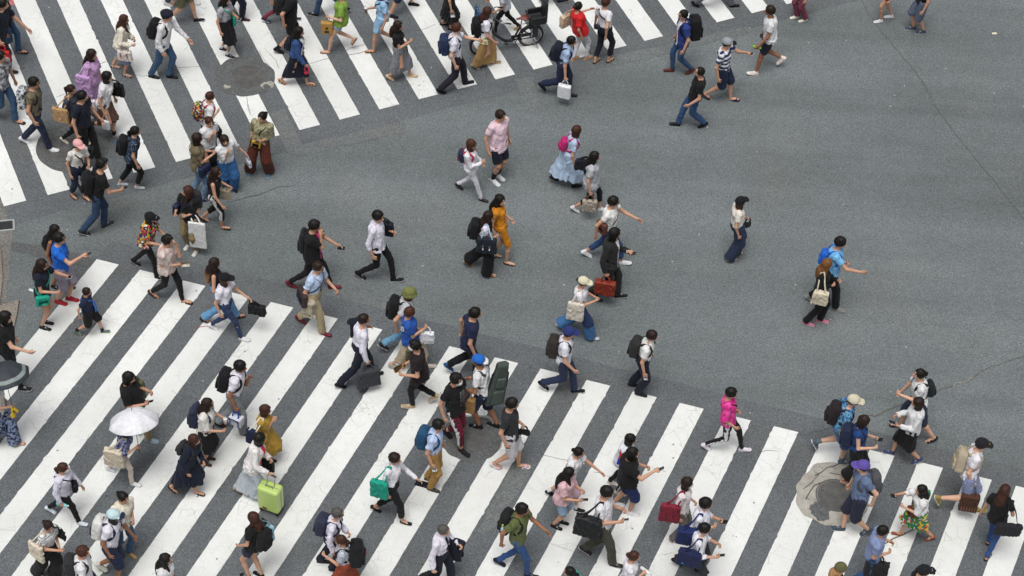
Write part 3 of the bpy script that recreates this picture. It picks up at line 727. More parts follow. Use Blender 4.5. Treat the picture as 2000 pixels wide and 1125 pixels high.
def P(d,head,fa,fb,hd,sex='m',hair='short:hblack',top='tee:white',bot='jeans:jeans',shoe='snk:white',arms='db',look=(0,-12),skin='skin',hr=None,cap=None,gl=0,mask=0,acc=(),lift0=True,lean=0,tw=None,label=None):
    NP[0]+=1
    if isinstance(arms,str): arms=(arms[0],arms[1])
    def ph(a): return ARM[a][0] if isinstance(a,str) else a[0]
    if tw is None: tw=float(np.clip((ph(arms[1])-ph(arms[0]))*.45,-.3,.3)) if True else 0
    B=pose(head,fa,fb,hd,sex,hr,arms,look,lift0,lean,tw); B.seed=NP[0]*1.37; B.d=d
    root=bpy.data.objects.new('person',None); COL.objects.link(root); root.location=tuple(B.M); root.rotation_euler=(0,0,B.hd); root.empty_display_size=.2
    tag(root,label or d,'person','pedestrians crossing the intersection')
    held=[ (isinstance(a,str) and a in 'pqhHuwe') for a in arms]
    make_body(B,root,skin,held,mask,(.80 if bot and bot.split(':')[0].split('+')[0] in('slim','jeans','trousers','flare','crop','wide','capri') else 1,.70 if shoe.split(':')[0] in('snk','loafer','boot') else (.86 if shoe.startswith('heel') else 1),1))
    make_hair(B,root,hair,cap is not None)
    if cap: make_cap(B,root,cap)
    if gl: make_glasses(B,root,gl==2)
    base=make_top(B,root,top)
    if bot: make_bot(B,root,bot,'tuck' in top or base in('tank','tshort','blouse'))
    make_shoes(B,root,shoe)
    o=B.off
    if abs(o[0]-.05)>.22 or abs(o[1])>.16: print('POSE %-60s h=%.2f off=(%.2f,%.2f) P=%.2f'%(d[:60],B.h,o[0],o[1],B.P[2]/B.h))
    B.root=root
    for a in acc:
        kw=a[-1] if isinstance(a[-1],dict) else {}; ACC[a[0]](B,*(a[1:-1] if kw else a[1:]),**kw)
    return B
# ------------------------------------------------------------------ things people carry: each one its own top-level object
ACC={}
def accdef(f): ACC[f.__name__[4:]]=f; return f
def base_of(pts): return np.asarray(pts,float)
def W(B,p): return B.M+np.asarray(p,float)@B.R
def thing(B,name,label,cat,anchor,group=None):
    o=bpy.data.objects.new(name,None); COL.objects.link(o); o.empty_display_size=.1
    o.location=tuple(W(B,anchor)); o.rotation_euler=(0,0,B.hd); return tag(o,label,cat,group)
def part(root,name,mb,mats,anchor,smooth=True): return link(name,mb.mesh(name,mats,shift=np.asarray(anchor,float),smooth=smooth),root)
def lab(ph,verb,B): return '%s %s the %s'%(ph,verb,B.d)
def softbox(c,R,half,r,seed,amp=.005,taper=0,h=.0125,extra=None):
    m=np.asarray(half)+.05; fl=Field(-m*(1+abs(taper)),m*(1+abs(taper)),h); fl.box((0,0,0),half,r=r,taper=taper)
    if extra: extra(fl)
    fl.noise(amp,16,seed); v,f=fl.nets(); return v@np.asarray(R)+c,f
@accdef
def acc_backpack(B,ph,c,size='m',c2=None,kind=None,tilt=0,dy=0):
    w,h,d={'s':(.23,.30,.12),'m':(.30,.41,.17),'l':(.33,.54,.23),'flat':(.30,.44,.09)}[size]; sc=B.s; w,h,d=w*sc,h*sc,d*sc
    zc=.60 if size!='l' else .64; zf_top=.95
    F,Lv=axes(B,.7); hdp=np.interp(zc,ZF,B.HD); c0=B.P+B.u*(zc*B.L-.03)-F*(hdp+.006+d/2)+Lv*dy
    R=np.array([F,Lv,B.u]); an=c0-B.u*h/2
    o=thing(B,'backpack',lab(ph,'worn by',B),'backpack',an,'backpacks worn by pedestrians')
    def ex(fl):
        fl.ell((-d*.12,0,h*.1),(d*.52,w*.47,h*.46),k=.05)
        if kind=='roll': fl.cone((-.0,-w*.4,h*.5),(0,w*.4,h*.5),.045,.045,.03)
    v,f=softbox(c0,R,(d/2*.92,w/2*.94,h/2*.96),.042*sc,B.seed,.006,-.08,extra=ex); mb=MB(); mb.add(v,f)
    m1=cloth(c) if not(kind and kind.startswith('pat')) else cloth(c,'multi' if kind=='patm' else 'tie',c2,1.3)
    if kind=='two': m1=cloth(c,'twotone',c2,float((W(B,c0)[2])*0+0))
    part(o,'bag_body',mb,[m1],an)
    m2=cloth(c if kind in('print','badge') else (c2 or c),None,None,1.0,.7)
    v,f=softbox(c0-F*(d*.5+.015)-B.u*h*.17,R,(.028*sc,w*.36,h*.24),.025,B.seed+4,.004); mb=MB(); mb.add(v,f); part(o,'pocket',mb,[m2 if kind!='patm' else m1],an)
    mb=MB(); addtube(mb,catmull([c0+B.u*h*.47+Lv*.03+F*d*.3,c0+B.u*(h*.5+.04)+Lv*.015+F*d*.3,c0+B.u*(h*.5+.04)-Lv*.015+F*d*.3,c0+B.u*h*.47-Lv*.03+F*d*.3],4),.007); part(o,'handle',mb,[m2],an)
    for g in (1,-1):
        mb=MB(); pr=[(.86,g*152),(.97,g*118),(.975,g*72),(.88,g*45),(.72,g*42),(.55,g*58),(.42,g*88),(.36,g*122),(.34,g*150)]
        p,n=tpath(B,pr,.033,5); ribbon(mb,p,n,.045*sc,.010); part(o,'strap',mb,[m2],an)
    if kind=='print' or kind=='badge':
        mb=MB(); cc=c0-F*(d*.5+.052)+B.u*h*(.02 if kind=='badge' else .06)
        for (a,b_,w_,h_) in ((-.03,.02,.03,.025),(.03,.025,.028,.02),(0,-.01,.045,.018)): cbox(mb,cc+Lv*a*sc-B.u*.02+B.u*b_*sc,R,(.006,w_*sc,h_*sc),.002)
        part(o,'print',mb,[plain(c2 or 'gold',.6)],an)
        if kind=='badge': pass
    if kind=='bottle':
        mb=MB(); q=c0-Lv*(w*.5+.03)*1-B.u*h*.3; addtube(mb,[q,q+B.u*.13,q+B.u*.16,q+B.u*.185],[.032,.032,.016,.014],10)
        o2=thing(B,'bottle',lab('green capped bottle in backpack pocket of','',B).replace('  ',' '),'bottle',q); part(o2,'bottle_body',mb,[plain('a9c4c8',.2)],q); mb=MB(); addtube(mb,[q+B.u*.187,q+B.u*.215],.017,8); part(o2,'cap',mb,[plain('9bc52a',.4)],q)
    return o
@accdef
def acc_tote(B,ph,c,side='R',on='shoulder',size=(.34,.34,.09),c2=None,pat=None,cat='bag',name='tote_bag',dx=-.06,hc=None,rough=.85,mark=None,yaw=0,dz=0,off=(0,0,0)):
    sd=0 if side=='L' else 1; g=1-2*sd; w,h,d=[q*B.s for q in size]; h*=(1.3 if on=='shoulder' else 1.16) if name in('tote_bag','hand_bag','paper_bag','briefcase') else 1; F,Lv=axes(B,.5); up=V(0,0,1)
    ya=math.radians(yaw); X=V(math.cos(ya),math.sin(ya),0); Y=V(-math.sin(ya),math.cos(ya),0)
    mh=cloth(hc or c2 or c,None,None,1.0,.7); mb=MB(); hl=[]
    if on=='shoulder':
        top=B.sh[sd]+B.u*.068*B.s-Lv*g*.035; c0=V(top[0]+dx,0,0)+up*(top[2]-.30*B.s-h/2+.10+dz)+Y*0
        side_y=B.P[1]*.4+B.N[1]*.6+g*(.235*B.s+d*.3); c0[1]=side_y
        for o_ in (.5,-.5):
            c0=c0+np.asarray(off,float)*(o_>0); a=c0+up*(h/2-.02)+X*w*.28+Y*d*.5*o_; b=c0+up*(h/2-.02)-X*w*.28+Y*d*.5*o_
            t1=top+F*.035+Lv*g*.02*o_; t2=top-F*.035+Lv*g*.02*o_
            hl.append([a,a*.45+t1*.55+Lv*g*.045,t1,(t1+t2)/2+up*.018,t2,b*.45+t2*.55+Lv*g*.045,b])
    else:
        hp=B.hand[sd]+(V(0,0,-.012) if on=='hand' else V(0,0,0))
        if on=='elbow': hp=B.el[sd]*.5+B.wr[sd]*.5-up*.02
        c0=None; hpo=np.asarray(off,float); drop={'hand':.12,'elbow':.16,'under':.0}[on]*B.s*(1.0 if h<.5 else .7); c0=hp-up*(drop+h/2)+X*(dx+.06)+Y*g*.015+hpo
        for o_ in (.5,-.5):
            a=c0+up*(h/2-.015)+X*w*.22+Y*d*.5*o_; b=c0+up*(h/2-.015)-X*w*.22+Y*d*.5*o_
            hl.append([a,a*.4+hp*.6+X*.035,hp+X*.02+Y*.01*o_,hp-X*.02+Y*.01*o_,b*.4+hp*.6-X*.035,b])
    if c0[2]-h/2<.03: c0[2]=.03+h/2
    an=c0-up*h/2; R=np.array([Y,X,up])
    o=thing(B,name,lab(ph,'carried by',B),cat,an,'bags carried by pedestrians')
    v,f=softbox(c0,R,(d/2,w/2,h/2),min(.03,d*.35),B.seed+sd,.010 if name not in('paper_bag','paper_parcel') else .003,-.06 if name=='tote_bag' else 0); mb.add(v,f)
    mats=[cloth(c,pat,c2,1.0,rough)]
    part(o,'bag_body',mb,mats,an)
    for q in hl:
        mb=MB(); p=catmull(q,5); nn=np.tile(Y,(len(p),1)) if on!='shoulder' else np.tile(Lv,(len(p),1))
        if name=='paper_bag': addtube(mb,p,.005,5)
        else: ribbon(mb,p,nn+.001,.024*B.s,.007)
        part(o,'handle',mb,[mh],an)
    if mark:
        mb=MB(); s_=B.s
        for (a,b,w_,h_) in mark[1]:
            if len(mark[1])==2 and mb.n: part(o,'print',mb,[plain(mark[0],.7)],an); mb=MB()
            cbox(mb,c0+Y*g*(d/2+.008)+X*a*g+up*b,np.array([X,Y,up]),(w_,.004,h_),.001)
        part(o,'print',mb,[plain(mark[0],.7)],an)
    return o
@accdef
def acc_cross(B,ph,c,side='R',size=(.24,.18,.09),c2=None,z=.02,ang=70,name='shoulder_bag',sc=None):
    sd=0 if side=='L' else 1; g=1-2*sd; w,h,d=[q*B.s for q in size]
    p,n=tp(B,z,g*ang,.05+d/2); up=B.u; n=nrm(n-up*(n@up)); t=np.cross(up,n); an=p-up*h/2
    o=thing(B,name,lab(ph,'carried by',B),'bag',an,'bags carried by pedestrians')
    v,f=softbox(p,np.array([n,t,up]),(d/2,w/2,h/2),min(.035,d*.4),B.seed,.004); mb=MB(); mb.add(v,f); part(o,'bag_body',mb,[cloth(c,None,None,1.0,.55)],an)
    mb=MB(); pr=[(z+.12,g*(ang+12)),(.4,g*(ang*.45)),(.66,g*2),(.86,-g*34),(.965,-g*70),(.965,-g*112),(.84,-g*150),(.6,-g*188),(.36,-g*(360-ang-70)),(z+.12,-g*(360-ang-12))]
    a,b=tpath(B,pr,.034,5); ribbon(mb,a,b,.024*B.s if not sc else .05,.007); part(o,'strap',mb,[cloth(c2 or c,None,None,1.0,.7)],an)
    mb=MB(); q=p+n*(d/2+.004); cbox(mb,q-up*h*.08,np.array([n,t,up]),(.007,w*.34,h*.26),.004); part(o,'pocket',mb,[cloth(c2 or c,None,None,1.0,.6)],an)
    return o
def handframe(B,sd):
    hd=B.hdv[sd]; g=1-2*sd; ref=V(1,0,.35) if abs(hd[0])<.75 else V(0,0,1); t=nrm(ref-hd*(ref@hd)); n=np.cross(hd,t)
    if n@V(0,-g,0)<0: n=-n
    return hd,t,n
@accdef
def acc_phone(B,ph,c='black',side='R',screen='4a5a68',big=0):
    sd=0 if side=='L' else 1; hd,t,n=handframe(B,sd); c0=B.hand[sd]+n*.030+hd*.035+t*.012; ax=nrm(hd*.5+V(.55,0,.35)); nn=nrm(n*.2+V(-.55,0,.75)); nn=nrm(nn-ax*(nn@ax)); an=c0
    o=thing(B,'phone' if not big else 'tablet',lab(ph,'held by',B),'phone' if not big else 'tablet',an,'phones held by pedestrians'); R=np.array([ax,np.cross(nn,ax),nn]); k=1.0+big*.6
    mb=MB(); cbox(mb,c0,R,(.073*k,.036*k,.0055),.003); part(o,'phone_case',mb,[plain(c,.35)],an)
    mb=MB(); cbox(mb,c0+nn*.0062,R,(.066*k,.0315*k,.0015),.0005); part(o,'screen',mb,[plain(screen,.12)],an); return o
@accdef
def acc_bottle(B,ph,c='a9c4c8',side='R',cap='white'):
    sd=0 if side=='L' else 1; hd,t,n=handframe(B,sd); c0=B.hand[sd]+n*.03; ax=nrm(t*.9+hd*.2); an=c0
    o=thing(B,'bottle',lab(ph,'held by',B),'bottle',an); mb=MB(); addtube(mb,[c0-ax*.11,c0-ax*.10,c0+ax*.05,c0+ax*.08,c0+ax*.095],[.022,.031,.031,.015,.013],10); part(o,'bottle_body',mb,[plain(c,.18)],an)
    mb=MB(); addtube(mb,[c0+ax*.097,c0+ax*.118],.016,8); part(o,'cap',mb,[plain(cap,.4)],an); return o
@accdef
def acc_cup(B,ph,c='d8d5cf',side='R',lid='white'):
    sd=0 if side=='L' else 1; hd,t,n=handframe(B,sd); c0=B.hand[sd]+n*.035; ax=V(0,0,1); an=c0
    o=thing(B,'drink_cup',lab(ph,'held by',B),'cup',an); mb=MB(); addtube(mb,[c0-ax*.07,c0+ax*.05],[.030,.041],12); part(o,'cup_body',mb,[plain(c,.3)],an)
    mb=MB(); addtube(mb,[c0+ax*.052,c0+ax*.064],[.044,.040],12); part(o,'lid',mb,[plain(lid,.3)],an); mb=MB(); addtube(mb,[c0+ax*.06,c0+ax*.15+hd*.02],.004,5); part(o,'straw',mb,[plain('white',.4)],an); return o
@accdef
def acc_paper(B,ph,c='white',side='R',name='paper_sheet',cat='paper',size=(.10,.07,.004),c2=None):
    sd=0 if side=='L' else 1; hd,t,n=handframe(B,sd); c0=B.hand[sd]+hd*.06+n*.02; an=c0
    o=thing(B,name,lab(ph,'held by',B),cat,an); mb=MB(); cbox(mb,c0,np.array([hd,t,n]),size,.0015); part(o,'sheet',mb,[plain(c,.7)],an)
    if c2: mb=MB(); cbox(mb,c0+n*(size[2]+.001),np.array([hd,t,n]),(size[0]*.5,size[1]*.6,.0015),.0005); part(o,'print',mb,[plain(c2,.7)],an)
    return o
@accdef
def acc_jacket(B,ph,c,side='R',L=.5,w=.26,over='arm'):
    sd=0 if side=='L' else 1; g=1-2*sd
    c0=(B.el[sd]*.3+B.wr[sd]*.7) if over=='arm' else B.sh[sd]+B.u*.05-B.F*.06; an=c0-V(0,0,L)
    o=thing(B,'folded_jacket',lab(ph,'carried by',B),'jacket',an)
    fl=Field((-w*.8,-.16,-L-.1),(w*.8,.16,.12),.0125)
    fl.box((0,-.045,-L*.5),(w*.5,.020,L*.5),r=.018,k=.0); fl.box((.03,.045,-L*.4),(w*.45,.020,L*.4),r=.018,k=.02); fl.cone((-w*.45,0,0),(w*.45,0,0),.058,.055,.04); fl.cone((w*.3,.03,-.02),(w*.42,.05,-L*.85),.04,.03,.02)
    fl.noise(.012,9,B.seed); fl.noise(.005,22,B.seed+1); v,f=fl.nets(); mb=MB(); mb.add(v+c0+V(0,g*.01,-.0),f); part(o,'jacket_cloth',mb,[cloth(c)],an); return o
@accdef
def acc_umbrella(B,ph,c,side='R',r=.47,tilt=(.1,0),band=None,top=None,px=None):
    sd=0 if side=='L' else 1; h0=B.hand[sd]; ax=nrm(V(tilt[0],tilt[1],1))
    if px is not None:   # canopy centre seen at this pixel
        z=B.C[2]+.30; q=B.R@(ray(px[0],px[1],z)-B.M); q[2]=z+.05; ax=nrm(q-h0); apex=q+ax*.0
    else: apex=h0+ax*.62
    an=h0-ax*.12; o=thing(B,'umbrella',lab(ph,'held by',B),'umbrella',an,'open umbrellas')
    e1=nrm(np.cross(ax,V(0,1,.01))); e2=np.cross(ax,e1); mb=MB(); nr,na=9,48; vs=[]
    for side_,dz in ((0,0),(1,-.007)):
        for i in range(nr):
            t=i/(nr-1)
            for j in range(na):
                a=2*np.pi*j/na; k=abs(math.sin(4*a)); rr=r*t*(1-.07*k*t*t); zz=-.24*r/.47*(t**2.1)-.05*k*t**2*(1-.5*t)+dz
                vs.append(apex+(e1*math.cos(a)+e2*math.sin(a))*rr+ax*zz)
    F=[]; MI=[]
    for s_ in (0,1):
        for i in range(nr-1):
            for j in range(na):
                q=[s_*nr*na+i*na+j,s_*nr*na+(i+1)*na+j,s_*nr*na+(i+1)*na+(j+1)%na,s_*nr*na+i*na+(j+1)%na]; F.append(q if s_==0 else q[::-1]); MI.append(1 if (band and i==nr-3) else 0)
    for j in range(na): q=[(nr-1)*na+j,nr*na+(nr-1)*na+j,nr*na+(nr-1)*na+(j+1)%na,(nr-1)*na+(j+1)%na]; F.append(q); MI.append(0)
    mb.add(np.array(vs),np.array(F),np.array(MI)); part(o,'canopy',mb,[cloth(c,None,None,1.0,.6),cloth(band or c)],an)
    mb=MB(); addtube(mb,[h0-ax*.1,apex+ax*.05],.0055,6); part(o,'shaft',mb,[plain('44464a',.3,1)],an)
    mb=MB(); addtube(mb,[h0-ax*.13,h0+ax*.02],.014,8); part(o,'handle',mb,[plain('5c3a2a',.5)],an)
    for j in range(8):
        a=2*np.pi*j/8; mb=MB(); dv=e1*math.cos(a)+e2*math.sin(a); addtube(mb,[apex+dv*r*t-ax*(.24*r/.47*t**2.1+.014) for t in (.05,.3,.55,.8,.98)],.0035,4); part(o,'rib',mb,[plain('44464a',.3,1)],an)
    return o
@accdef
def acc_suitcase(B,ph,px):
    c0=B.R@(ray(px[0],px[1],.03)-B.M); w,h,d=.42,.60,.26; ya=math.radians(-12); X=V(math.cos(ya),math.sin(ya),0); Y=V(-math.sin(ya),math.cos(ya),0); up=V(0,0,1); R=np.array([Y,X,up])
    o=thing(B,'suitcase',lab(ph,'pushed by',B),'suitcase',c0); cz=c0+up*(.075+h/2)
    fl=Field((-d/2-.03,-w/2-.03,-h/2-.03),(d/2+.03,w/2+.03,h/2+.03),.0105); fl.box((0,0,0),(d/2,w/2,h/2),r=.055)
    for i in range(-4,5):
        for g in (1,-1): fl.box((g*(d/2+.004),i*.038,-.01),(.007,.006,h*.40),r=.004,mode='s')
    fl.box((0,0,0),(.006,w,h),r=.002,mode='s') if False else None
    v,f=fl.nets(); mb=MB(); mb.add(v@R+cz,f); m1,n1,b1=newmat('shell'); b1.inputs['Base Color'].default_value=(*lin('afc66e'),1); b1.inputs['Roughness'].default_value=.32; part(o,'shell',mb,[m1],c0)
    mb=MB(); a=np.linspace(0,2*np.pi,25); hw,hh=w/2+.004,h/2+.004
    pts=[cz+X*math.copysign(abs(math.cos(t))**.3,math.cos(t))*hw+up*math.copysign(abs(math.sin(t))**.3,math.sin(t))*hh for t in a]; addtube(mb,pts,.009,5); part(o,'seam',mb,[plain('8b8d92',.4)],c0)
    for sx in (1,-1):
        for sy in (1,-1):
            q=c0+X*sx*(w/2-.05)+Y*sy*(d/2-.045); mb=MB(); addtube(mb,[q+up*.028-Y*.018,q+up*.028+Y*.018],.028,12); 
            wo=part(o,'wheel',mb,[plain('1d1d20',.5)],c0); mb=MB(); cbox(mb,q+up*.062,np.array([X,Y,up]),(.022,.026,.016),.004); link('wheel_housing',mb.mesh('wh',[plain('2b2c2f',.5)],shift=c0),wo)
    mb=MB(); t=cz+up*h/2; addtube(mb,catmull([t-X*.07-Y*d*.1,t-X*.06+up*.035-Y*d*.1,t+X*.06+up*.035-Y*d*.1,t+X*.07-Y*d*.1],4),.009); part(o,'carry_handle',mb,[plain('6f7f3a',.4)],c0)
    hp=B.hand[1]+V(0,0,-.01); mb=MB()
    for g in (1,-1): addtube(mb,[t+X*g*.075-Y*.0+up*-.05,hp+X*g*.075*.9],.0075,6)
    o2=part(o,'pull_handle',mb,[plain('b4b6ba',.3,1)],c0); mb=MB(); addtube(mb,[hp-X*.095,hp+X*.095],.015,8); link('grip',mb.mesh('grip',[plain('1d1d20',.5)],shift=c0),o2)
    mb=MB(); q=cz-Y*(d/2+.002)-up*h*.36-X*.06; cbox(mb,q,np.array([X,Y,up]),(.045,.003,.022),.001); cbox(mb,q+X*.01-Y*.003,np.array([X,Y,up]),(.018,.002,.012),.001,1); part(o,'sticker',mb,[plain('a5482f',.6),plain('2b2c2f',.6)],c0)
@accdef
def acc_guitar(B,ph):
    F,Lv=axes(B,.6); hdp=np.interp(.5,ZF,B.HD); ax=nrm(B.u-F*.30); cam=B.R@V(.35,1,0); n=nrm(F*.62+cam*.62); n=nrm(n-ax*(n@ax)); t=np.cross(ax,n); R=np.array([n,t,ax]); c0=B.P+B.u*.45*B.L-F*(hdp+.20); an=c0-ax*.5
    o=thing(B,'instrument_case',lab(ph,'on the back of',B),'instrument case',an)
    fl=Field((-.16,-.22,-.62),(.16,.22,.62),.0125); fl.box((0,0,-.02),(.075,.15,.54),r=.05,taper=-.28); fl.ell((0,0,-.28),(.085,.175,.24),k=.06); fl.noise(.003,14,3)
    v,f=fl.nets(); mb=MB(); mb.add(v@R+c0,f); part(o,'case_body',mb,[cloth('414b46')],an)
    for zc,hh in ((-.30,.17),(.08,.12)):
        v,f=softbox(c0-n*.085+ax*zc,R,(.03,.105 if zc<0 else .085,hh),.025,2,.003); mb=MB(); mb.add(v,f); part(o,'pocket',mb,[cloth('4a564f')],an)
    for g in (1,-1):
        mb=MB(); pts=[c0+t*g*(.19-.05*abs(z+.1)-.012)*(.75 if z>.3 else 1)+ax*z for z in np.linspace(-.46,.5,12)]; ribbon(mb,pts,np.tile(t*g,(12,1)),.035,.012); part(o,'zip_band',mb,[cloth('1d1d20')],an)
    for g in (1,-1):
        mb=MB(); p,nn=tpath(B,[(.84,g*150),(.975,g*112),(.97,g*70),(.86,g*42),(.68,g*40),(.5,g*62),(.40,g*100),(.36,g*140)],.033,5); ribbon(mb,p,nn,.05,.012); part(o,'strap',mb,[cloth('3a3d40')],an)
@accdef
def acc_pouch(B,ph,c,z=.55,ang=10,size=(.28,.14,.09)):
    w,h,d=size; p,n=tp(B,z,ang,.03+d/2); up=B.u; t=nrm(np.cross(up,n)); t=nrm(t+up*.25); u2=np.cross(n,t); an=p-u2*h/2
    o=thing(B,'chest_bag',lab(ph,'carried by',B),'bag',an,'bags carried by pedestrians'); v,f=softbox(p,np.array([n,t,u2]),(d/2,w/2,h/2),.04,B.seed,.004); mb=MB(); mb.add(v,f); part(o,'bag_body',mb,[cloth(c,None,None,1.0,.6)],an)
    mb=MB(); pr=[(z,ang+35),(z+.2,75),(.9,115),(.97,140),(.8,190),(.6,230),(z-.06,275),(z-.06,ang+325)]; a,b=tpath(B,pr,.033,5); ribbon(mb,a,b,.03,.008); part(o,'strap',mb,[cloth('charcoal')],an)
@accdef
def acc_flower(B,ph,side='R'):
    sd=0 if side=='L' else 1; c0=B.hand[sd]; o=thing(B,'scarf',lab(ph,'held by',B),'scarf',c0-V(0,0,.3)); fl=Field((-.12,-.1,-.32),(.12,.1,.08),.011); fl.cone((0,0,0),(-.02,0,-.26),.022,.045,.01); fl.cone((0,0,-.03),(.07,0,-.10),.02,.03,.02); fl.noise(.012,18,2); v,f=fl.nets(); mb=MB(); mb.add(v+c0,f); part(o,'scarf_cloth',mb,[cloth('yellow')],c0-V(0,0,.3))
# ------------------------------------------------------------------ ground
def gpt(x,y,z=0.0): p=ray(x,y,0); return V(p[0],p[1],z)
def roadmat(name,base,gr=1.0,seed=0,big=.14):
    m,nt,b=newmat(name); k=NT(nt); tc=k.n('ShaderNodeTexCoord').outputs['Object']
    mp=k.n('ShaderNodeMapping'); k.l(tc,mp.inputs[0]); mp.inputs['Location'].default_value=(seed*3.1,seed*1.7,0); vec=mp.outputs[0]
    A=base
    L=k.rng(k.noise(vec,.16,4,.6),.3,.7,1-big,1+big); M_=k.rng(k.noise(vec,1.1,4,.65),.25,.75,.93,1.06); M2=k.rng(k.noise(vec,5.5,3,.6),.25,.75,.93,1.07)
    fine=k.math('MULTIPLY',k.rng(k.noise(vec,42,3,.75),.28,.72,.70,1.30),k.rng(k.noise(vec,21,3,.75),.3,.7,.80,1.20))
    m2=k.n('ShaderNodeMapping'); k.l(tc,m2.inputs[0]); m2.inputs['Rotation'].default_value=(0,0,.62); m2.inputs['Scale'].default_value=(.05,.62,1)
    L=k.math('MULTIPLY',L,k.rng(k.noise(m2.outputs[0],1.0,3,.55),.32,.68,1-big*1.25,1+big*1.25))
    vo=k.n('ShaderNodeTexVoronoi'); k.l(vec,vo.inputs['Vector']); vo.inputs['Scale'].default_value=75; sp=k.n('ShaderNodeSeparateColor'); k.l(vo.outputs['Color'],sp.inputs[0])
    agg=k.rng(sp.outputs[0],0,1,.72,1.3); 
    f=k.math('MULTIPLY',k.math('MULTIPLY',L,M_),k.math('MULTIPLY',k.math('MULTIPLY',M2,fine),agg))
    cc=k.n('ShaderNodeCombineColor')
    for i in range(3): k.l(f,cc.inputs[i])
    col=k.mix(1.0,A,cc.outputs[0],'MULTIPLY')
    scf=k.math('MULTIPLY',k.rng(k.noise(vec,.8,6,.8),.52,.72,0,.30),k.rng(k.noise(vec,14,4,.8),.42,.6,.1,1)); col=k.mix(scf,col,tuple(min(1,x*1.75) for x in A))
    warm=k.rng(k.noise(vec,.45,3),.55,.75,0,.5); col=k.mix(warm,col,k.mix(1.0,col,(1.07,.99,.90),'MULTIPLY'))
    sp2=k.math('LESS_THAN',k.vor(vec,1.9),.026); col=k.mix(k.math('MULTIPLY',sp2,.75),col,(.62,.62,.58))
    sp3=k.math('LESS_THAN',k.vor(mp.outputs[0],1.1),.022); col=k.mix(k.math('MULTIPLY',sp3,.8),col,(.018,.018,.02))
    k.l(col,b.inputs['Base Color']); b.inputs['Roughness'].default_value=.88; b.inputs['Specular IOR Level'].default_value=.3
    bp=k.n('ShaderNodeBump'); bp.inputs['Strength'].default_value=.55; bp.inputs['Distance'].default_value=.008; k.l(fine,bp.inputs['Height']); k.l(bp.outputs[0],b.inputs['Normal'])
    return m
def paintmat():
    m,nt,b=newmat('road_paint'); k=NT(nt); tc=k.n('ShaderNodeTexCoord').outputs['Object']
    base=k.mix(k.rng(k.noise(tc,.5,4),.3,.7),(.62,.635,.615),(.76,.775,.76))
    base=k.mix(k.rng(k.noise(tc,5,6,.75),.42,.72,0,.55),base,(.60,.59,.55))
    dist=k.n('ShaderNodeMixRGB'); nz=k.n('ShaderNodeTexNoise'); k.l(tc,nz.inputs['Vector']); nz.inputs['Scale'].default_value=4; nz.inputs['Detail'].default_value=3
    dist.inputs[0].default_value=.09; k.l(tc,dist.inputs[1]); k.l(nz.outputs['Color'],dist.inputs[2])
    cr=k.vor(dist.outputs[0],4.3,'DISTANCE_TO_EDGE'); ck=k.math('MULTIPLY',k.rng(cr,0,.022,1,0),k.rng(k.noise(tc,1.6,2),.44,.6,0,.55)); base=k.mix(ck,base,(.27,.27,.26))
    wear=k.math('MULTIPLY',k.rng(k.noise(tc,17,6,.75),.62,.68,0,1),k.rng(k.noise(tc,.55,3,.6),.50,.64,0,1)); base=k.mix(wear,base,(.13,.13,.135))
    spk=k.math('LESS_THAN',k.vor(tc,3.2),.065); spk=k.math('MULTIPLY',spk,k.math('GREATER_THAN',k.noise(tc,2.3,1),.53)); base=k.mix(k.math('MULTIPLY',spk,.8),base,(.12,.12,.12))
    gr=k.rng(k.noise(tc,60,3,.7),.3,.7,.93,1.05); cc=k.n('ShaderNodeCombineColor')
    for i in range(3): k.l(gr,cc.inputs[i])
    k.l(k.mix(1.0,base,cc.outputs[0],'MULTIPLY'),b.inputs['Base Color']); b.inputs['Roughness'].default_value=.7
    bp=k.n('ShaderNodeBump'); bp.inputs['Strength'].default_value=.3; bp.inputs['Distance'].default_value=.004; k.l(k.noise(tc,50,3),bp.inputs['Height']); k.l(bp.outputs[0],b.inputs['Normal'])
    return m
def sheet(name,poly,z,mat,kind='structure',jit=0,dens=.25,seed=1):
    """flat polygon with an optional irregular edge"""
    poly=[np.asarray(p,float)[:2] for p in poly]
    if jit:
        r=random.Random(seed); out=[]
        for i in range(len(poly)):
            a,b=poly[i],poly[(i+1)%len(poly)]; n=max(1,int(np.linalg.norm(b-a)/dens)); t=nrm(np.append(b-a,0)); pn=V(-t[1],t[0])
            for j in range(n): out.append(a+(b-a)*j/n+(pn*r.uniform(-jit,jit) if j else 0))
        poly=out
    me=bpy.data.meshes.new(name); me.from_pydata([(p[0],p[1],z) for p in poly],[],[list(range(len(poly)))]); me.update()
    if me.polygons[0].normal.z<0: me.flip_normals()
    me.materials.append(mat); o=link(name,me); o['kind']=kind; return o
ASPH=roadmat('asphalt',(.130,.146,.150),big=.15); ASPD=roadmat('asphalt_dark',(.108,.118,.125),seed=2,big=.07); ASPP=roadmat('asphalt_patch',(.132,.143,.143),seed=5,big=.05)
ASPM=roadmat('asphalt_smooth',(.098,.102,.103),seed=7,big=.05)
g=600; sheet('road',[(-g,-g),(g,-g),(g,g),(-g,g)],0,ASPH)
PAINT=paintmat()
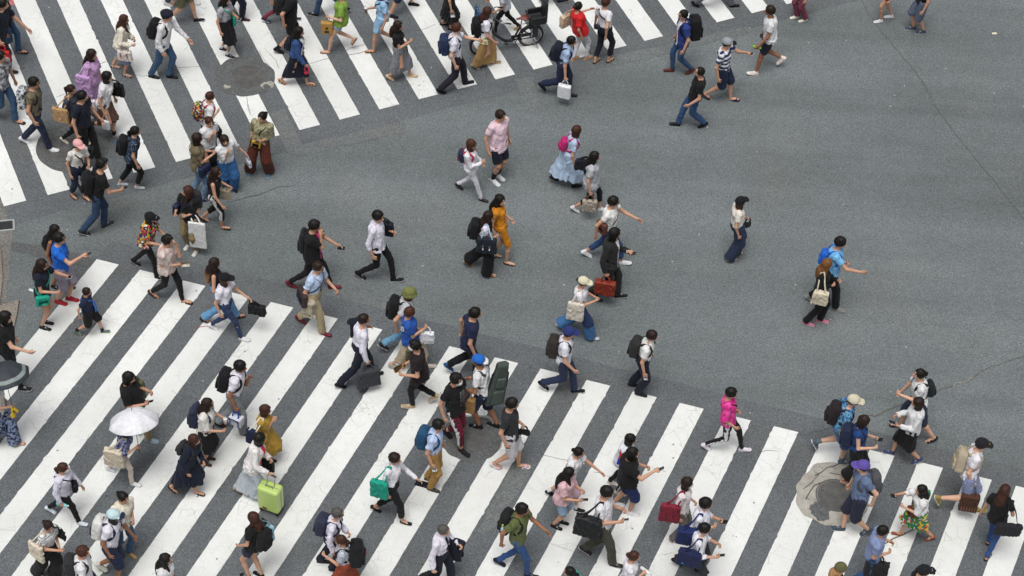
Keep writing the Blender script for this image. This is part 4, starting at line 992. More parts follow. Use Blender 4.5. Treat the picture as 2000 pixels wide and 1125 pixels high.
# crosswalk grids solved with the camera: origin, edge direction, stripe direction, white width
CW=[dict(o=(-8.2222154,28.1149058),a=-.2266205,b=-1.94851635,w=.512,k=range(0,30),L=(0,26)),
    dict(o=(-10.330954,29.3783174),a=.46110017,b=2.03293757,w=.508,k=range(0,32),L=(0,14))]
def cwp(c,k,t):
    ea=V(math.cos(c['a']),math.sin(c['a'])); eb=V(math.cos(c['b']),math.sin(c['b'])); n=V(-eb[1],eb[0]); den=ea@n
    if den<0: den=-den
    return V(*c['o'])+ea*k*.9/den+eb*t
for ci,c in enumerate(CW):
    kk=list(c['k']); t0,t1=c['L']; e=.55
    sheet('road_resurfacing',[cwp(c,kk[0],t0-e),cwp(c,kk[-1]+.5,t0-e*.7),cwp(c,kk[-1]+.5,t1),cwp(c,kk[0],t1)],.003+.0005*ci,ASPD,jit=.02,dens=.5,seed=ci)
    mb=MB(); r=random.Random(ci+5)
    for k in kk:
        if ci==1 and k<0: continue
        n=int((t1-t0)/.07); ts=np.linspace(t0,t1,n+1); vs=[]
        for i,t in enumerate(ts):
            j=lambda: (r.uniform(-.003,.003)+(r.uniform(-.02,.02) if r.random()<.05 else 0)) if 0<i<n else 0
            a=cwp(c,k,t); b=cwp(c,k+c['w'],t); d=nrm(np.append(b-a,0))[:2]; a=a+d*j(); b=b+d*j(); vs+= [(a[0],a[1],.008),(b[0],b[1],.008)]
        f=[[2*i,2*i+1,2*i+3,2*i+2] for i in range(n)]; vs=np.array(vs); nz=np.cross(vs[1]-vs[0],vs[3]-vs[0])[2]
        f=np.array(f); mb.add(vs,f if nz>0 else f[:,::-1])
    o=link('crosswalk_markings',mb.mesh('crosswalk_markings',[PAINT],smooth=False)); o['kind']='structure'
def line(name,px,w,mat,z=.0105,jit=.02,dens=.12,seed=1,taper=False):
    r=random.Random(seed); P=[gpt(*p) for p in px]; out=[]
    for a,b in zip(P[:-1],P[1:]):
        n=max(1,int(np.linalg.norm(b-a)/dens)); out+= [a+(b-a)*i/n+V(r.uniform(-jit,jit),r.uniform(-jit,jit),0) for i in range(n)]
    out.append(P[-1]); pts=np.array(out); T=np.gradient(pts,axis=0); T/=np.linalg.norm(T,axis=1)[:,None]; sd=np.stack([-T[:,1],T[:,0],0*T[:,0]],1)
    ww=np.array([w*r.uniform(.5,1.3) for _ in pts])[:,None]/2; v=np.stack([pts-sd*ww,pts+sd*ww],1).reshape(-1,3); v[:,2]=z
    n=len(pts); f=np.array([[2*i,2*i+2,2*i+3,2*i+1] for i in range(n-1)]); mb=MB(); mb.add(v,f); o=link(name,mb.mesh(name,[mat],smooth=False)); o['kind']='structure'; return o
CRK=plain('605850',.95,name='crack'); CRD=plain('4a4a4b',.95,name='crack_dark'); CRL=plain('8d8a80',.95,name='crack_light')
line('road_crack',[(1678,-8),(1690,15),(1704,38),(1722,62),(1748,92),(1775,125),(1800,158),(1822,200),(1850,240),(1900,305),(1950,365),(2010,440)],.0136,CRK,seed=1)
line('road_crack',[(1690,812),(1712,812),(1730,803),(1760,790),(1815,772),(1855,755),(1895,740),(1925,722),(1960,708),(2010,695)],.0148,CRK,seed=2)
line('road_crack',[(1860,754),(1890,742),(1900,737)],.02,CRL,z=.0115,seed=22)
line('road_crack',[(1555,850),(1580,848),(1625,835),(1640,832)],.0086,CRD,seed=3)
line('road_crack',[(445,395),(475,388),(505,380),(530,370),(570,363),(585,355)],.0099,CRD,seed=4)
line('road_crack',[(192,127),(205,122),(212,122)],.0111,CRD,seed=5); line('road_crack',[(262,147),(280,149),(295,146)],.0111,CRD,seed=6); line('road_crack',[(347,132),(365,131),(390,130)],.0111,CRD,seed=7); line('road_crack',[(110,192),(127,184)],.0111,CRD,seed=8)
line('road_crack',[(676,99),(695,92),(712,88)],.0124,CRD,seed=9); line('road_crack',[(680,108),(700,104),(718,99)],.0124,CRD,seed=10); line('road_crack',[(605,125),(625,119),(645,114)],.0111,CRD,seed=11)
line('road_crack',[(822,60),(835,54),(850,48)],.0124,CRD,seed=12); line('road_crack',[(1075,1062),(1095,1071),(1118,1077)],.0074,CRD,seed=13); line('road_crack',[(1160,923),(1185,929),(1205,936)],.0074,CRD,seed=14); line('road_crack',[(1060,888),(1090,895),(1110,900)],.0074,CRD,seed=15); line('road_crack',[(1275,914),(1300,922)],.0074,CRD,seed=16)
line('road_crack',[(1480,885),(1500,880),(1520,882)],.0086,CRD,seed=19); line('road_crack',[(515,95),(540,118),(545,135)],.0086,CRD,seed=23); line('road_crack',[(505,100),(520,122),(535,138)],.0074,CRD,seed=24); line('road_crack',[(485,205),(488,225),(482,190)],.0086,CRD,seed=25)
# trench repairs in the carriageway
sheet('road_patch',[gpt(*p) for p in ((528,222),(556,212),(590,283),(780,238),(800,255),(590,305),(562,300))],.006,ASPP,jit=.03,seed=3)
sheet('road_patch',[gpt(*p) for p in ((1008,155),(1040,150),(1058,215),(1025,222))],.006,ASPP,jit=.03,seed=4)
sheet('road_patch',[gpt(*p) for p in ((1180,112),(1290,92),(1460,52),(1470,62),(1310,104),(1200,128))],.006,ASPP,jit=.03,seed=5)
sheet('road_patch',[gpt(*p) for p in ((1000,905),(1050,905),(960,1040),(930,1040))],.0065,ASPP,jit=.03,seed=7)
sheet('road_patch',[gpt(*p) for p in ((20,472),(75,478),(260,522),(245,540),(60,498),(20,490))],.0064,ASPM,jit=.02,seed=8)
# red paving and the gutter at the left
sheet('red_paving',[gpt(*p) for p in ((-300,-20),(90,-60),(90,-16),(62,2),(14,13),(-300,60))],.007,roadmat('red_asphalt',(.40,.14,.15),seed=11,big=.08))
GUT=roadmat('gutter_concrete',(.16,.155,.145),seed=12,big=.1); sheet('gutter',[gpt(*p) for p in ((-60,330),(4,395),(14,425),(26,460),(18,520),(8,640),(-60,640))],.0068,GUT,jit=.02,seed=9)
PAVE=roadmat('pavement_grit',(.21,.185,.155),seed=13,big=.14)
def slab(name,px,z0,z1,mat):
    P=[gpt(*p) for p in px]; n=len(P); v=[(p[0],p[1],z) for z in (z0,z1) for p in P]; f=[list(range(n,2*n))]+[[i,(i+1)%n,n+(i+1)%n,n+i] for i in range(n)]
    me=bpy.data.meshes.new(name); me.from_pydata(v,[],f); me.update()
    if me.polygons[0].normal.z<0: me.flip_normals()
    me.materials.append(mat); o=link(name,me); o['kind']='structure'; return o
slab('pavement',[(-60,460),(2,480),(6,545),(0,600),(38,588),(34,615),(28,640),(-60,690)],-.05,.05,PAVE)
# ------------------------------------------------------------------ manhole covers
IRON,ni,bi=newmat('cast_iron'); ki=NT(ni); tci=ki.n('ShaderNodeTexCoord').outputs['Object']
def ck(vec,s):
    o=ki.n('ShaderNodeTexChecker'); ki.l(vec,o.inputs['Vector']); o.inputs['Scale'].default_value=s; return o.outputs['Fac']
ki.l(ki.mix(ki.rng(ki.noise(tci,6,4),.3,.7),lin('4c4b4a'),lin('636260')),bi.inputs['Base Color']); bi.inputs['Roughness'].default_value=.6; bi.inputs['Metallic'].default_value=.0
RINGM,nr_,br_=newmat('repair_mortar'); kr=NT(nr_); tcr=kr.n('ShaderNodeTexCoord').outputs['Object']
cr_=kr.mix(kr.rng(kr.noise(tcr,3,5,.7),.3,.7),(.27,.25,.215),(.42,.40,.355)); cr_=kr.mix(kr.rng(kr.noise(tcr,9,5,.8),.56,.62,0,.8),cr_,(.15,.15,.15)); kr.l(cr_,br_.inputs['Base Color']); br_.inputs['Roughness'].default_value=.9
def irregular(c,r,z,mat,name,jit,seed,lobes=()):
    rr=random.Random(seed); n=56; ph=[rr.uniform(0,6.28) for _ in range(4)]; pts=[]
    for i in range(n):
        a=2*math.pi*i/n; q=r*(1+jit*(math.sin(2*a+ph[0])+.7*math.sin(3*a+ph[1])+.5*math.sin(7*a+ph[2])+.4*math.sin(13*a+ph[3]))); pts.append((c[0]+q*math.cos(a),c[1]+q*math.sin(a)))
    return sheet(name,pts,z,mat)
def manhole(px,r,label,seed,patches):
    c=gpt(*px)
    for (dx,dy,pr,mat,jit,z) in patches: irregular(gpt(px[0]+dx,px[1]+dy),pr,z,mat,'repair_patch',jit,seed+int(pr*100))
    o=bpy.data.objects.new('manhole_cover',None); COL.objects.link(o); o.location=(c[0],c[1],.012); o.rotation_euler=(0,0,seed*.7); tag(o,label,'manhole cover','manhole covers')
    def disc(r0,r1,z0,z1,n=64):
        a=np.arange(n)*2*np.pi/n; ring=lambda r_,z: np.stack([r_*np.cos(a),r_*np.sin(a),np.full(n,z)],1); rs=[ring(r1,z0),ring(r1,z1),ring(r0,z1),ring(r0,z0)]; v=np.vstack(rs); F=[]
        for q in range(3):
            for i in range(n): F.append([q*n+i,q*n+(i+1)%n,(q+1)*n+(i+1)%n,(q+1)*n+i])
        return v,np.array(F)
    mb=MB(); v,f=disc(.001,r*.9,-.004,.004); mb.add(v,f); st=.052
    for i in range(-14,15):
        for j in range(-14,15):
            x,y=i*st*.72,j*st*.72; q=math.hypot(x,y)
            if q<r*.84 and q>.075: cbox(mb,V(x,y,.008),np.array([[.7071,.7071*(1 if (i+j)%2 else -1),0],[-.7071*(1 if (i+j)%2 else -1),.7071,0],[0,0,1]]),(.0155,.006,.0045),.002)
    v,f=disc(.05,.062,.004,.011,32); mb.add(v,f); link('lid',mb.mesh('lid',[IRON],smooth=False),o)
    mb=MB(); v,f=disc(r*.925,r,-.004,.007); mb.add(v,f); link('frame',mb.mesh('frame',[IRON],smooth=False),o)
    mb=MB(); cbox(mb,V(r*.7,0,.0095),np.eye(3),(.022,.012,.002),.001); link('keyhole',mb.mesh('key',[plain('0a0a0a',.9)],smooth=False),o)
manhole((483,150),.35,'round iron manhole cover between the stripes behind denim jacket woman',1,[(-5,0,.64,ASPM,.025,.0105),(40,17,.13,RINGM,.12,.0112),(38,20,.08,ASPM,.12,.0116),(-40,20,.06,RINGM,.25,.0112)])
manhole((122,290),.40,'round iron manhole cover under the man carrying a black briefcase',2,[(19,-2,.74,ASPM,.01,.0105)])
manhole((917,853),.36,'round iron manhole cover between plaid trousers man and instrument case carrier',3,[(8,0,.56,RINGM,.05,.0100),(4,4,.56,ASPM,.035,.0105)])
manhole((1632,968),.37,'round iron manhole cover ringed by cracked pale mortar at lower right',4,[(-6,-2,.70,RINGM,.05,.0100),(-30,30,.2,ASPM,.12,.0108)])
for q,sd in (([(1570,955),(1585,945),(1600,925)],31),([(1575,975),(1590,950),(1612,940)],32),([(1590,930),(1615,915),(1640,905)],33),([(1600,1000),(1612,1008)],34),([(1620,925),(1645,930),(1660,915)],35)): line('road_crack',q,.02,CRD,z=.0120,seed=sd)
# drain grate
c=gpt(4,442); o=bpy.data.objects.new('drain_grate',None); COL.objects.link(o); o.location=(c[0],c[1],.012); o.rotation_euler=(0,0,math.radians(14)); tag(o,'rectangular steel drain grate in the gutter at the left edge','drain grate')
mb=MB()
for s_ in (1,-1): cbox(mb,V(0,s_*.135,0),np.eye(3),(.25,.02,.012),.003); cbox(mb,V(s_*.232,0,.001),np.eye(3),(.02,.115,.012),.003)
link('frame',mb.mesh('frame',[plain('9a9d9c',.6)],smooth=False),o); mb=MB()
for i in range(-11,12): cbox(mb,V(i*.0185,0,-.001),np.eye(3),(.004,.115,.008),.001)
link('bars',mb.mesh('bars',[plain('5a5d60',.5,.6)],smooth=False),o); mb=MB(); cbox(mb,V(0,0,-.006),np.eye(3),(.215,.116,.002),.0005); link('sump',mb.mesh('sump',[plain('0c0c0d',.9)],smooth=False),o)
# litter
def scrap(name,px,size,c,label,cat,rz=0,z=.014,c2=None):
    p=gpt(*px); mb=MB(); n=5; xs=np.linspace(-1,1,n); r=random.Random(hash(px)&255); up=[r.uniform(0,.008) for _ in range(n)]
    top=[(x*size[0],s_*size[1]*r.uniform(.85,1.05),z+up[i]) for i,x in enumerate(xs) for s_ in (-1,1)]; v=np.array(top+[(a,b,q-.003) for a,b,q in top]); F=[]
    for i in range(n-1): F+= [[2*i,2*i+2,2*i+3,2*i+1],[2*n+2*i,2*n+2*i+1,2*n+2*i+3,2*n+2*i+2],[2*i,2*n+2*i,2*n+2*i+2,2*i+2],[2*i+1,2*i+3,2*n+2*i+3,2*n+2*i+1]]
    mb.add(v,np.array(F)); me=mb.mesh(name,[plain(c,.8)],smooth=False); o=link(name,me,None,(p[0],p[1],0),rz); tag(o,label,cat)
scrap('paper_scrap',(1942,66),(.055,.032),'d9d2bb','small cream paper label lying alone on asphalt at upper right','litter',.3)
scrap('paper_scrap',(62,568),(.06,.03),'d6d6d8','white paper strip lying on the road behind the teal bag woman','litter',-.4)
scrap('paper_scrap',(1381,249),(.02,.014),'d6d6d8','tiny white scrap between the feet of man in black T-shirt','litter',.2)
scrap('plastic_straw',(395,639),(.12,.006),'a8506a','thin pink straw lying across the stripe near flared jeans woman','litter',.2)
def twig():
    P_=[gpt(1728,1063,.02),gpt(1745,1053,.022),gpt(1763,1046,.02),gpt(1776,1039,.024),gpt(1787,1035,.03)]; q=P_[0]; mb=MB(); addtube(mb,catmull(P_,4)-q,.010,5); addtube(mb,[P_[2]-q,gpt(1768,1041,.03)-q],.005,4); o=link('twig',mb.mesh('twig',[plain('6b5a45',.9)]),None,tuple(q)); tag(o,'thin dry twig lying on the stripe below floral skirt woman','twig')
twig()
# ------------------------------------------------------------------ light
w=bpy.data.worlds.new('World'); S.world=w; w.use_nodes=True; k=NT(w.node_tree); bg=w.node_tree.nodes['Background']
sky=k.n('ShaderNodeTexSky',sky_type='NISHITA'); sky.sun_disc=False; SE,SR=math.radians(74),math.radians(200); sky.sun_elevation=SE; sky.sun_rotation=SR; sky.dust_density=4; sky.ozone_density=1; sky.altitude=0
hs=k.n('ShaderNodeHueSaturation'); hs.inputs['Saturation'].default_value=.22; k.l(sky.outputs[0],hs.inputs['Color']); k.l(hs.outputs[0],bg.inputs[0]); bg.inputs[1].default_value=.105
sl=bpy.data.lights.new('sun','SUN'); sl.energy=1.95; sl.angle=math.radians(30); sl.color=(1,.975,.94); so=bpy.data.objects.new('sun',sl); COL.objects.link(so)
dv=V(math.sin(SR)*math.cos(SE),math.cos(SR)*math.cos(SE),math.sin(SE))
from mathutils import Vector, Matrix
so.rotation_euler=Vector(tuple(-dv)).to_track_quat('-Z','Y').to_euler(); so.location=(0,30,40)
cd=bpy.data.cameras.new('camera'); cd.sensor_width=36; cd.lens=36*CF/2000; cd.clip_end=2000; cd.clip_start=.5
co=bpy.data.objects.new('camera',cd); COL.objects.link(co)
M4=Matrix.Identity(4)
for i in range(3): M4[i][0]=_r[i]; M4[i][1]=_u[i]; M4[i][2]=-_fw[i]
M4[2][3]=CH; co.matrix_world=M4; S.camera=co
S.view_settings.view_transform='Standard'; S.view_settings.look='None'; S.view_settings.gamma=1; S.view_settings.use_curve_mapping=False; S.view_settings.exposure=0.13
S.render.resolution_x=1024; S.render.resolution_y=576
S.cycles.max_bounces=5; S.cycles.diffuse_bounces=3; S.cycles.glossy_bounces=2; S.cycles.transmission_bounces=2
# ------------------------------------------------------------------ the crowd (pixel positions of the photograph give each one's place on the ground)
BK='short:hblack'
# upper left
P('man in navy shirt and trousers carrying red bag',(6,8),(23,139),(-14,128),-5,'m',BK,'shirt:dnavy','trousers:dnavy','loafer:black::white',('F','d'),acc=[('tote','bright red bag','red',dict(on='hand',size=(.26,.30,.08),name='hand_bag',rough=.7))])
P('person in jeans and sandals beside red bag',None,(41,104),(5,98),-5,'m',BK,'tee:black','jeans:mjeans:denim','sandal:black','bd')
P('man in grey marbled T-shirt and faded jeans',(2,110),(36,237),(-14,226),-20,'m','short:hblack','tee:dgrey:tie:lgrey','jeans:mjeans:denim','flip:brown','db',look=(10,-8))
P('man in olive shirt with marbled white backpack',(67,162),(103,290),(50,277),-8,'m',BK,'tshort+long:6b624e','jeans:djeans:denim','snk:white','bd',look=(-8,-14),gl=1,acc=[('backpack','marbled white backpack','d0d4d6',dict(kind='pat',c2='26283a'))])
P('woman in lilac blouse with lilac bag',(180,107),(200,228),(176,222),-15,'f','xlong:hdark','blouse:lilac','skirt_midi:lilac','heel:offwhite','dH',acc=[('tote','pale lilac cloth bag','c09acb',dict(on='shoulder',size=(.32,.40,.08),dz=-.0)),('tote','white paper bag with black script','e0d6de',dict(on='hand',side='R',size=(.24,.26,.09),name='paper_bag',cat='paper bag',mark=('black',[(.0,.03,.035,.006),(-.01,.0,.02,.012),(.02,-.03,.03,.006)])))])
P('woman in cream cardigan with wavy brown hair',(243,38),(248,146),(226,129),-8,'f','wavy:hauburn','cardigan:cream','skirt_knee:bluegrey','sandal:lgrey','we',look=(10,-14),acc=[('tote','pink striped canvas tote','cfc7bd',dict(on='elbow',size=(.34,.24,.12),c2='c79aa5',dx=-.1,mark=('c79aa5',[(-.07,0,.013,.105),(.07,0,.013,.105)]))),('cross','small black bag','black',dict(side='L',size=(.20,.16,.08),ang=55,z=.25))])
P('man in navy flat cap and white shirt',(326,31),(336,149),(301,148),-8,'m','crop:hblack','lshirt:white','jeans:mjeans:denim','loafer:black','Fd',cap='beret:dnavy',acc=[('backpack','flat black backpack','black',dict(size='m'))])
P('person in khaki shorts and black sneakers',None,(388,38),(333,41),0,'m',BK,'tee:grey','shorts:olive','snk:black:white','db')
P('person in white sneakers at top left edge',None,(379,9),(330,5),0,'m',BK,'tee:navy','jeans:jeans','snk:offwhite','db')
P('woman with black bob in brown pinafore dress',(210,150),(228,267),(182,243,.22),-12,'f','bob:hblack','tee:white','skirt_knee:5a4038','snk:grey:white:black','dH',acc=[('tote','black shoulder bag','black',dict(on='shoulder',side='L',size=(.30,.24,.10),rough=.5,dx=.1)),('tote','small white paper bag','d6d6d8',dict(on='hand',size=(.17,.20,.07),name='paper_bag',cat='paper bag'))])
P('woman in dark blouse carrying kraft tote',(139,175),(165,282),(129,273),-12,'f','pony:hdark','tee:3a3f4c','slim:black','loafer:cream','wd',look=(-10,-20),acc=[('tote','plain kraft brown tote','b08d63',dict(on='shoulder',size=(.36,.30,.09),dx=-.12))])
P('man in navy polo carrying black briefcase',(161,188),(196,312),(150,300),-15,'m',BK,'polo:dnavy','trousers:black','loafer:black','fH',look=(15,-10),acc=[('tote','black leather briefcase','black',dict(on='hand',size=(.36,.25,.11),name='briefcase',rough=.4,dx=.05))])
P('woman in pink cap and white knit top',(153,283),(165,388),(146,380),-40,'f','pony:hdark','tee+tuck:offwhite','crop:djeans','sandal:black','pd',cap='cap:dba3a3',acc=[('cross','small black camera bag','black',dict(side='L',ang=40,z=.02,size=(.16,.19,.08))),('tote','clear plastic bag','c8ccd0',dict(on='hand',side='L',size=(.18,.16,.06),name='plastic_bag'))])
P('man in black T-shirt looking over his shoulder',(199,322),(210,437),(166,456),22,'m','short:hblack','tee:black','jeans:jeans:denim','snk:charcoal:white','dq',look=(-40,-8),acc=[('backpack','black backpack with white tag','black',dict(kind='badge',c2='lgrey')),('phone','small dark phone','black',dict(side='R'))])
P('woman in dark speckled blouse and cropped trousers',(265,256),(273,363),(240,360),5,'f','pony:hblack','tee:26364a:dots:8798ac','crop:black','loafer:lgrey','bd',acc=[('backpack','black backpack with blue patch','black',dict(kind='print',c2='2f8fd0'))])
P('woman in olive T-shirt and pale jeans',(386,270),(401,390),(381,377),15,'f','medium:hdark','tee:6b6248','jeans:ljeans:denim','snk:navy:white','pp',acc=[('cross','navy crescent bag edged in pink','navy',dict(side='R',size=(.30,.24,.10),ang=50,z=.0,c2='2a2f50'))])
P('woman in white tee and black overall skirt',(409,238),(402,338),(418,334),-50,'f','pony:hauburn','tee:white','skirt_midi:black','snk:grey:white','dm',look=(0,-22),acc=[('tote','black shoulder bag','black',dict(on='shoulder',side='L',size=(.28,.22,.08)))])
P('woman in white blouse and wide blue trousers',(439,274),(436,364),(458,368),-55,'f','bob:hdark','blouse:white','wide:2f5f92','loafer:black','om',look=(-10,-16),acc=[('tote','clear bag with small pouch','b9bec4',dict(on='hand',side='L',size=(.20,.18,.07)))])
P('woman in sunglasses and black tank top',(423,337),(439,444),(400,429),-6,'f','xlong:hdark','tank:black','capri+sidewhite:black','sandal:black','ef',skin='skin',gl=2,acc=[('tote','beige bag with white papers','b5a88e',dict(on='elbow',side='L',size=(.26,.24,.10)))])
P('woman in olive printed blouse and brown trousers',(512,229),(487,336),(525,338),-95,'f','bun:hblack','blouse:a29b7a:floral:747252:1.6','wide:56291c','snk:4b6a80:white','wd',look=(-30,-10),acc=[('cross','mustard yellow pouch','gold',dict(side='R',ang=12,z=.1,size=(.20,.16,.06),c2='black')),('phone','black and white phone','black',dict(side='L'))])
P('person in white top with floral backpack',(411,188),(420,290),(392,286),20,'f','crop:hauburn','tee+long:white','shorts:navy','snk:black','ds',acc=[('backpack','black floral backpack','23283c',dict(kind='patm',c2='a03038'))])
P('woman with braids carrying long white parcel',(366,374),(382,491),(366,479),-110,'f','braids:hauburn','tee:black','trousers:khaki','snk:offwhite:white','we',look=(-50,-6),acc=[('backpack','dark backpack','charcoal',dict(size='m')),('cross','navy shoulder bag','navy',dict(side='R',ang=95,z=.25,size=(.30,.26,.12))),('tote','long white paper parcel','dcdcdc',dict(on='elbow',side='L',size=(.34,.70,.05),name='paper_parcel',cat='parcel',yaw=105,off=(.10,.12,-.0),dx=-.06))])
P('woman in black cap and bright floral shirt',(294,425),(311,541),(266,514),-15,'f','braids:hdark','big:3a2a4a:multi:c23444:1.2','slim:black','snk:black:white','qq',look=(5,-22),cap='cap:black:black:white',acc=[('phone','dark phone','black',dict(side='R'))])
P('man in cream marbled shirt rubbing his face',(328,470),(360,592),(304,572),-18,'m','messy:hblack','big:d3c6bf:tie:b9a09a','slim:black','sandal:brown','cw',look=(6,-12),acc=[('paper','cream folded booklet','d8cfbd',dict(side='R',size=(.12,.08,.01),name='booklet',cat='booklet'))])
P('woman with long black hair behind blue T-shirt',(108,450),(133,562),(112,557),-20,'f','xlong:hblack','tank:black','hot:djeans:denim','snk:black:white','dd',skin='skind',acc=[('backpack','small black backpack','black',dict(size='s'))])
P('man in bright blue T-shirt raising a phone',(117,466),(140,584),(119,588),-12,'m',BK,'tee:royal','lshorts:8a8290','snk:a0202a:a0202a','dh',look=(5,0),gl=1,acc=[('phone','dark red phone','5a1a24',dict(side='R')),('bottle','clear water bottle','a8cfd4',dict(side='L'))])
P('woman with teal bag and denim shorts',(83,517),(88,640),(93,629),-10,'f','xlong:hdark','tee:dnavy','hot:mjeans:denim','snk:black:white','hq',gl=1,look=(0,-16),acc=[('cross','teal cloth bag','teal',dict(side='R',size=(.26,.22,.09),ang=60,z=-.02,sc=1)),('phone','pale blue phone','b8d0d8',dict(side='L'))])
P('small boy in navy T-shirt and black shorts',(170,570),(204,650),(154,647),0,'c','short:hdark','tee:navy','lshorts:black','snk:5a6470:lime:black','db',look=(0,-14),acc=[('cross','blue and yellow patterned pouch','2a6fc8',dict(side='L',size=(.24,.22,.04),ang=20,z=.12))])
P('person in black T-shirt at left edge',(12,620),(48,757),(2,742),-8,'m','bob:hblack','tee:black','slim:black','snk:black:white','dF',look=(5,-10),skin='skinl')
P('woman in navy floral trousers under dark umbrella',(-8,742),(35,868),(-22,862),-5,'f','medium:hdark','tee:offwhite','wide:navy:floral:7f8fb4','heel:c39a86','de',acc=[('umbrella','dark pale banded umbrella','383d43',dict(side='R',r=.46,band='87918f',px=(4,716))),('flower','yellow scarf',dict(side='R'))])
# left, lower crosswalk
P('person in black top and khaki trousers reading phone',(252,738),(297,856),(262,846),-8,'m','bob:hblack','big:black','trousers:khaki','snk:8fa0b0:lgrey','qq',look=(0,-24),acc=[('phone','black phone','black',dict(side='R')),('tote','olive cloth bag','olive',dict(on='shoulder',side='L',size=(.34,.34,.1),dx=.02))])
P('woman in beige trousers under white umbrella',(247,840),(264,945),(217,917),-12,'f','medium:hdark','blouse:8890b8:floral:3a3f63','slim:cabfb2','snk:white:white','bu',hr=(1.55,1.66),acc=[('umbrella','white scalloped umbrella','d9dade',dict(side='R',r=.46,px=(258,805))),('tote','large beige tote','c8bda9',dict(on='shoulder',side='R',size=(.40,.36,.12),dx=-.16,yaw=0))])
P('man in white shirt rubbing his eye',(470,716),(482,847),(431,830),-6,'m',BK,'shirt+tuck+lanyard:d9d6e0','trousers:7c8082','loafer:dbrown','mH',skin='skind',look=(0,-18),acc=[('backpack','black backpack with loop handle','black',dict(size='m')),('tote','blue and white cooler bag','c9ccd6',dict(on='hand',side='R',size=(.24,.20,.15),c2='2a4a9a',name='cooler_bag',yaw=-20,mark=('2a4a9a',[(-.09,0,.01,.10),(.09,0,.01,.10),(0,.085,.10,.015)])))])
P('woman in white blouse and black lace skirt',(406,789),(402,905),(409,893),-12,'f','long:hdark','blouse:offwhite','skirt_knee:black','loafer:dbrown','eq',look=(10,-14),gl=1,acc=[('backpack','navy roll top backpack','2a3146',dict(size='m',kind='roll')),('cup','clear iced drink','c9c0b6',dict(side='L'))])
P('woman in mustard printed dress with brown bob',(519,801),(526,903),(508,897),-15,'f','bob:hauburn','dress+h.22+full:a5832f:dots:7d611f',None,'boot:black','sm',look=(15,-12),acc=[('tote','dark navy bag','navy',dict(on='shoulder',side='R',size=(.26,.30,.1),dx=-.12,hc='cream'))])
P('woman in long navy dress with small backpack',(380,859),(388,962),(339,957),-22,'f','medium:hauburn','ldress+h.20+aline:181f30',None,'sandal:black','wd',look=(10,-18),acc=[('backpack','small black backpack','charcoal',dict(size='s'))])
P('woman in white cardigan pushing lime suitcase',(508,856),(512,976),(469,957),-8,'f','bob:hblack','cardigan+innerd02a48:dcd8d6','skirt_long:b4bcc4','plat:black:c09a60','wk',look=(40,-12),acc=[('suitcase','lime green hard suitcase',(530,994)),('tote','black handbag','black',dict(on='elbow',side='L',size=(.30,.26,.1),rough=.5))])
P('woman in white sweatshirt and face mask',(124,914),(161,1019),(99,1000),-12,'f','pony:hauburn','sweat:d4d2e0','slim:black','snk:c8d4dc:white','fd',mask=1,look=(15,-10),acc=[('cross','black leather bag','black',dict(side='L',ang=35,z=.06,size=(.26,.20,.1))),('bottle','teal water bottle','7cc4cc',dict(side='R'))])
P('woman in striped white T-shirt at lower left',(95,1028),(106,1130),(82,1116),-35,'f','pony:hdark','tee+tuck:d9d6d2:pin:8a98a4:18','wide:black','sandal:black','wp',look=(-10,-26),acc=[('tote','cream cotton tote','cfc3b0',dict(on='shoulder',side='R',size=(.34,.34,.08),dx=-.06)),('tote','black purse','black',dict(on='shoulder',side='L',size=(.22,.18,.07),dx=.05))])
P('man in blue and cream cap with white backpack',(223,1007),(236,1134),(199,1106,.12),-12,'m','medium:hblack','tee+print:d6d4de','lshorts:navy','snk:offwhite:lime','fd',skin='skind',cap='cap:b8cfd4:1e2740',look=(5,-10),acc=[('backpack','white and navy backpack','d0d0cc',dict(size='m',c2='navy'))])
P('woman in cream blouse walking beside capped man',(241,972),(252,1086),(232,1076),-35,'f','bun:hblack','blouse+long:ddd6c4','jeans:mjeans:denim','loafer:tan','wd',look=(0,-16))
P('man in white T-shirt with brown hair at bottom',(163,1078),None,None,-5,'m','messy:hbrown','tee:white','jeans:djeans:denim','snk:white','bf',acc=[('backpack','dark grey backpack','charcoal',dict(size='m'))])
P('woman with wavy black hair at bottom edge',(324,1092),None,None,-10,'f','wavy:hblack','blouse:d8d6d8','jeans:ljeans:denim','snk:white','df',look=(10,-8))
P('woman in denim shorts with pale blue tote',(494,1011),(484,1120),(502,1126),155,'f','long:hauburn:a5703a','tee:black','hot:djeans:denim','snk:black:white','fo',look=(5,-5),acc=[('backpack','black backpack','black',dict(size='m')),('tote','pale blue tote','8fb8c8',dict(on='shoulder',side='R',size=(.30,.30,.08),dx=-.05))])
P('grey haired man in white shirt and tie',(660,1003),(655,1112),(632,1095),-5,'m','crop:hgrey','lshirt+tuck+tie:d6d3e2','trousers:dnavy','loafer:black','wd',gl=1,acc=[('backpack','dark navy backpack','2b3044',dict(size='m'))])
P('woman in striped tee with large black backpack',(664,1055),None,None,188,'f','pony:hauburn','tee+tuck:c8ccd8:pin:3c4254:60','skirt_midi:rust','snk:white','pd',gl=1,look=(-5,-6),acc=[('backpack','tall black backpack, red badge,','black',dict(size='l',kind='badge',c2='red')),('paper','yellow envelope','c9a52a',dict(side='R',size=(.12,.09,.006),name='envelope',cat='envelope'))])
P('woman in white blouse carrying teal bag',(772,896),(792,1020),(736,995),-14,'f','short:hdark','lshirt+tuck:d9d8de','crop:black','heel:black','Fd',look=(0,-12),acc=[('tote','teal cloth bag','12967f',dict(on='shoulder',side='R',size=(.32,.34,.10),dx=-.12)),('phone','black wallet phone','black',dict(side='L',big=1))])
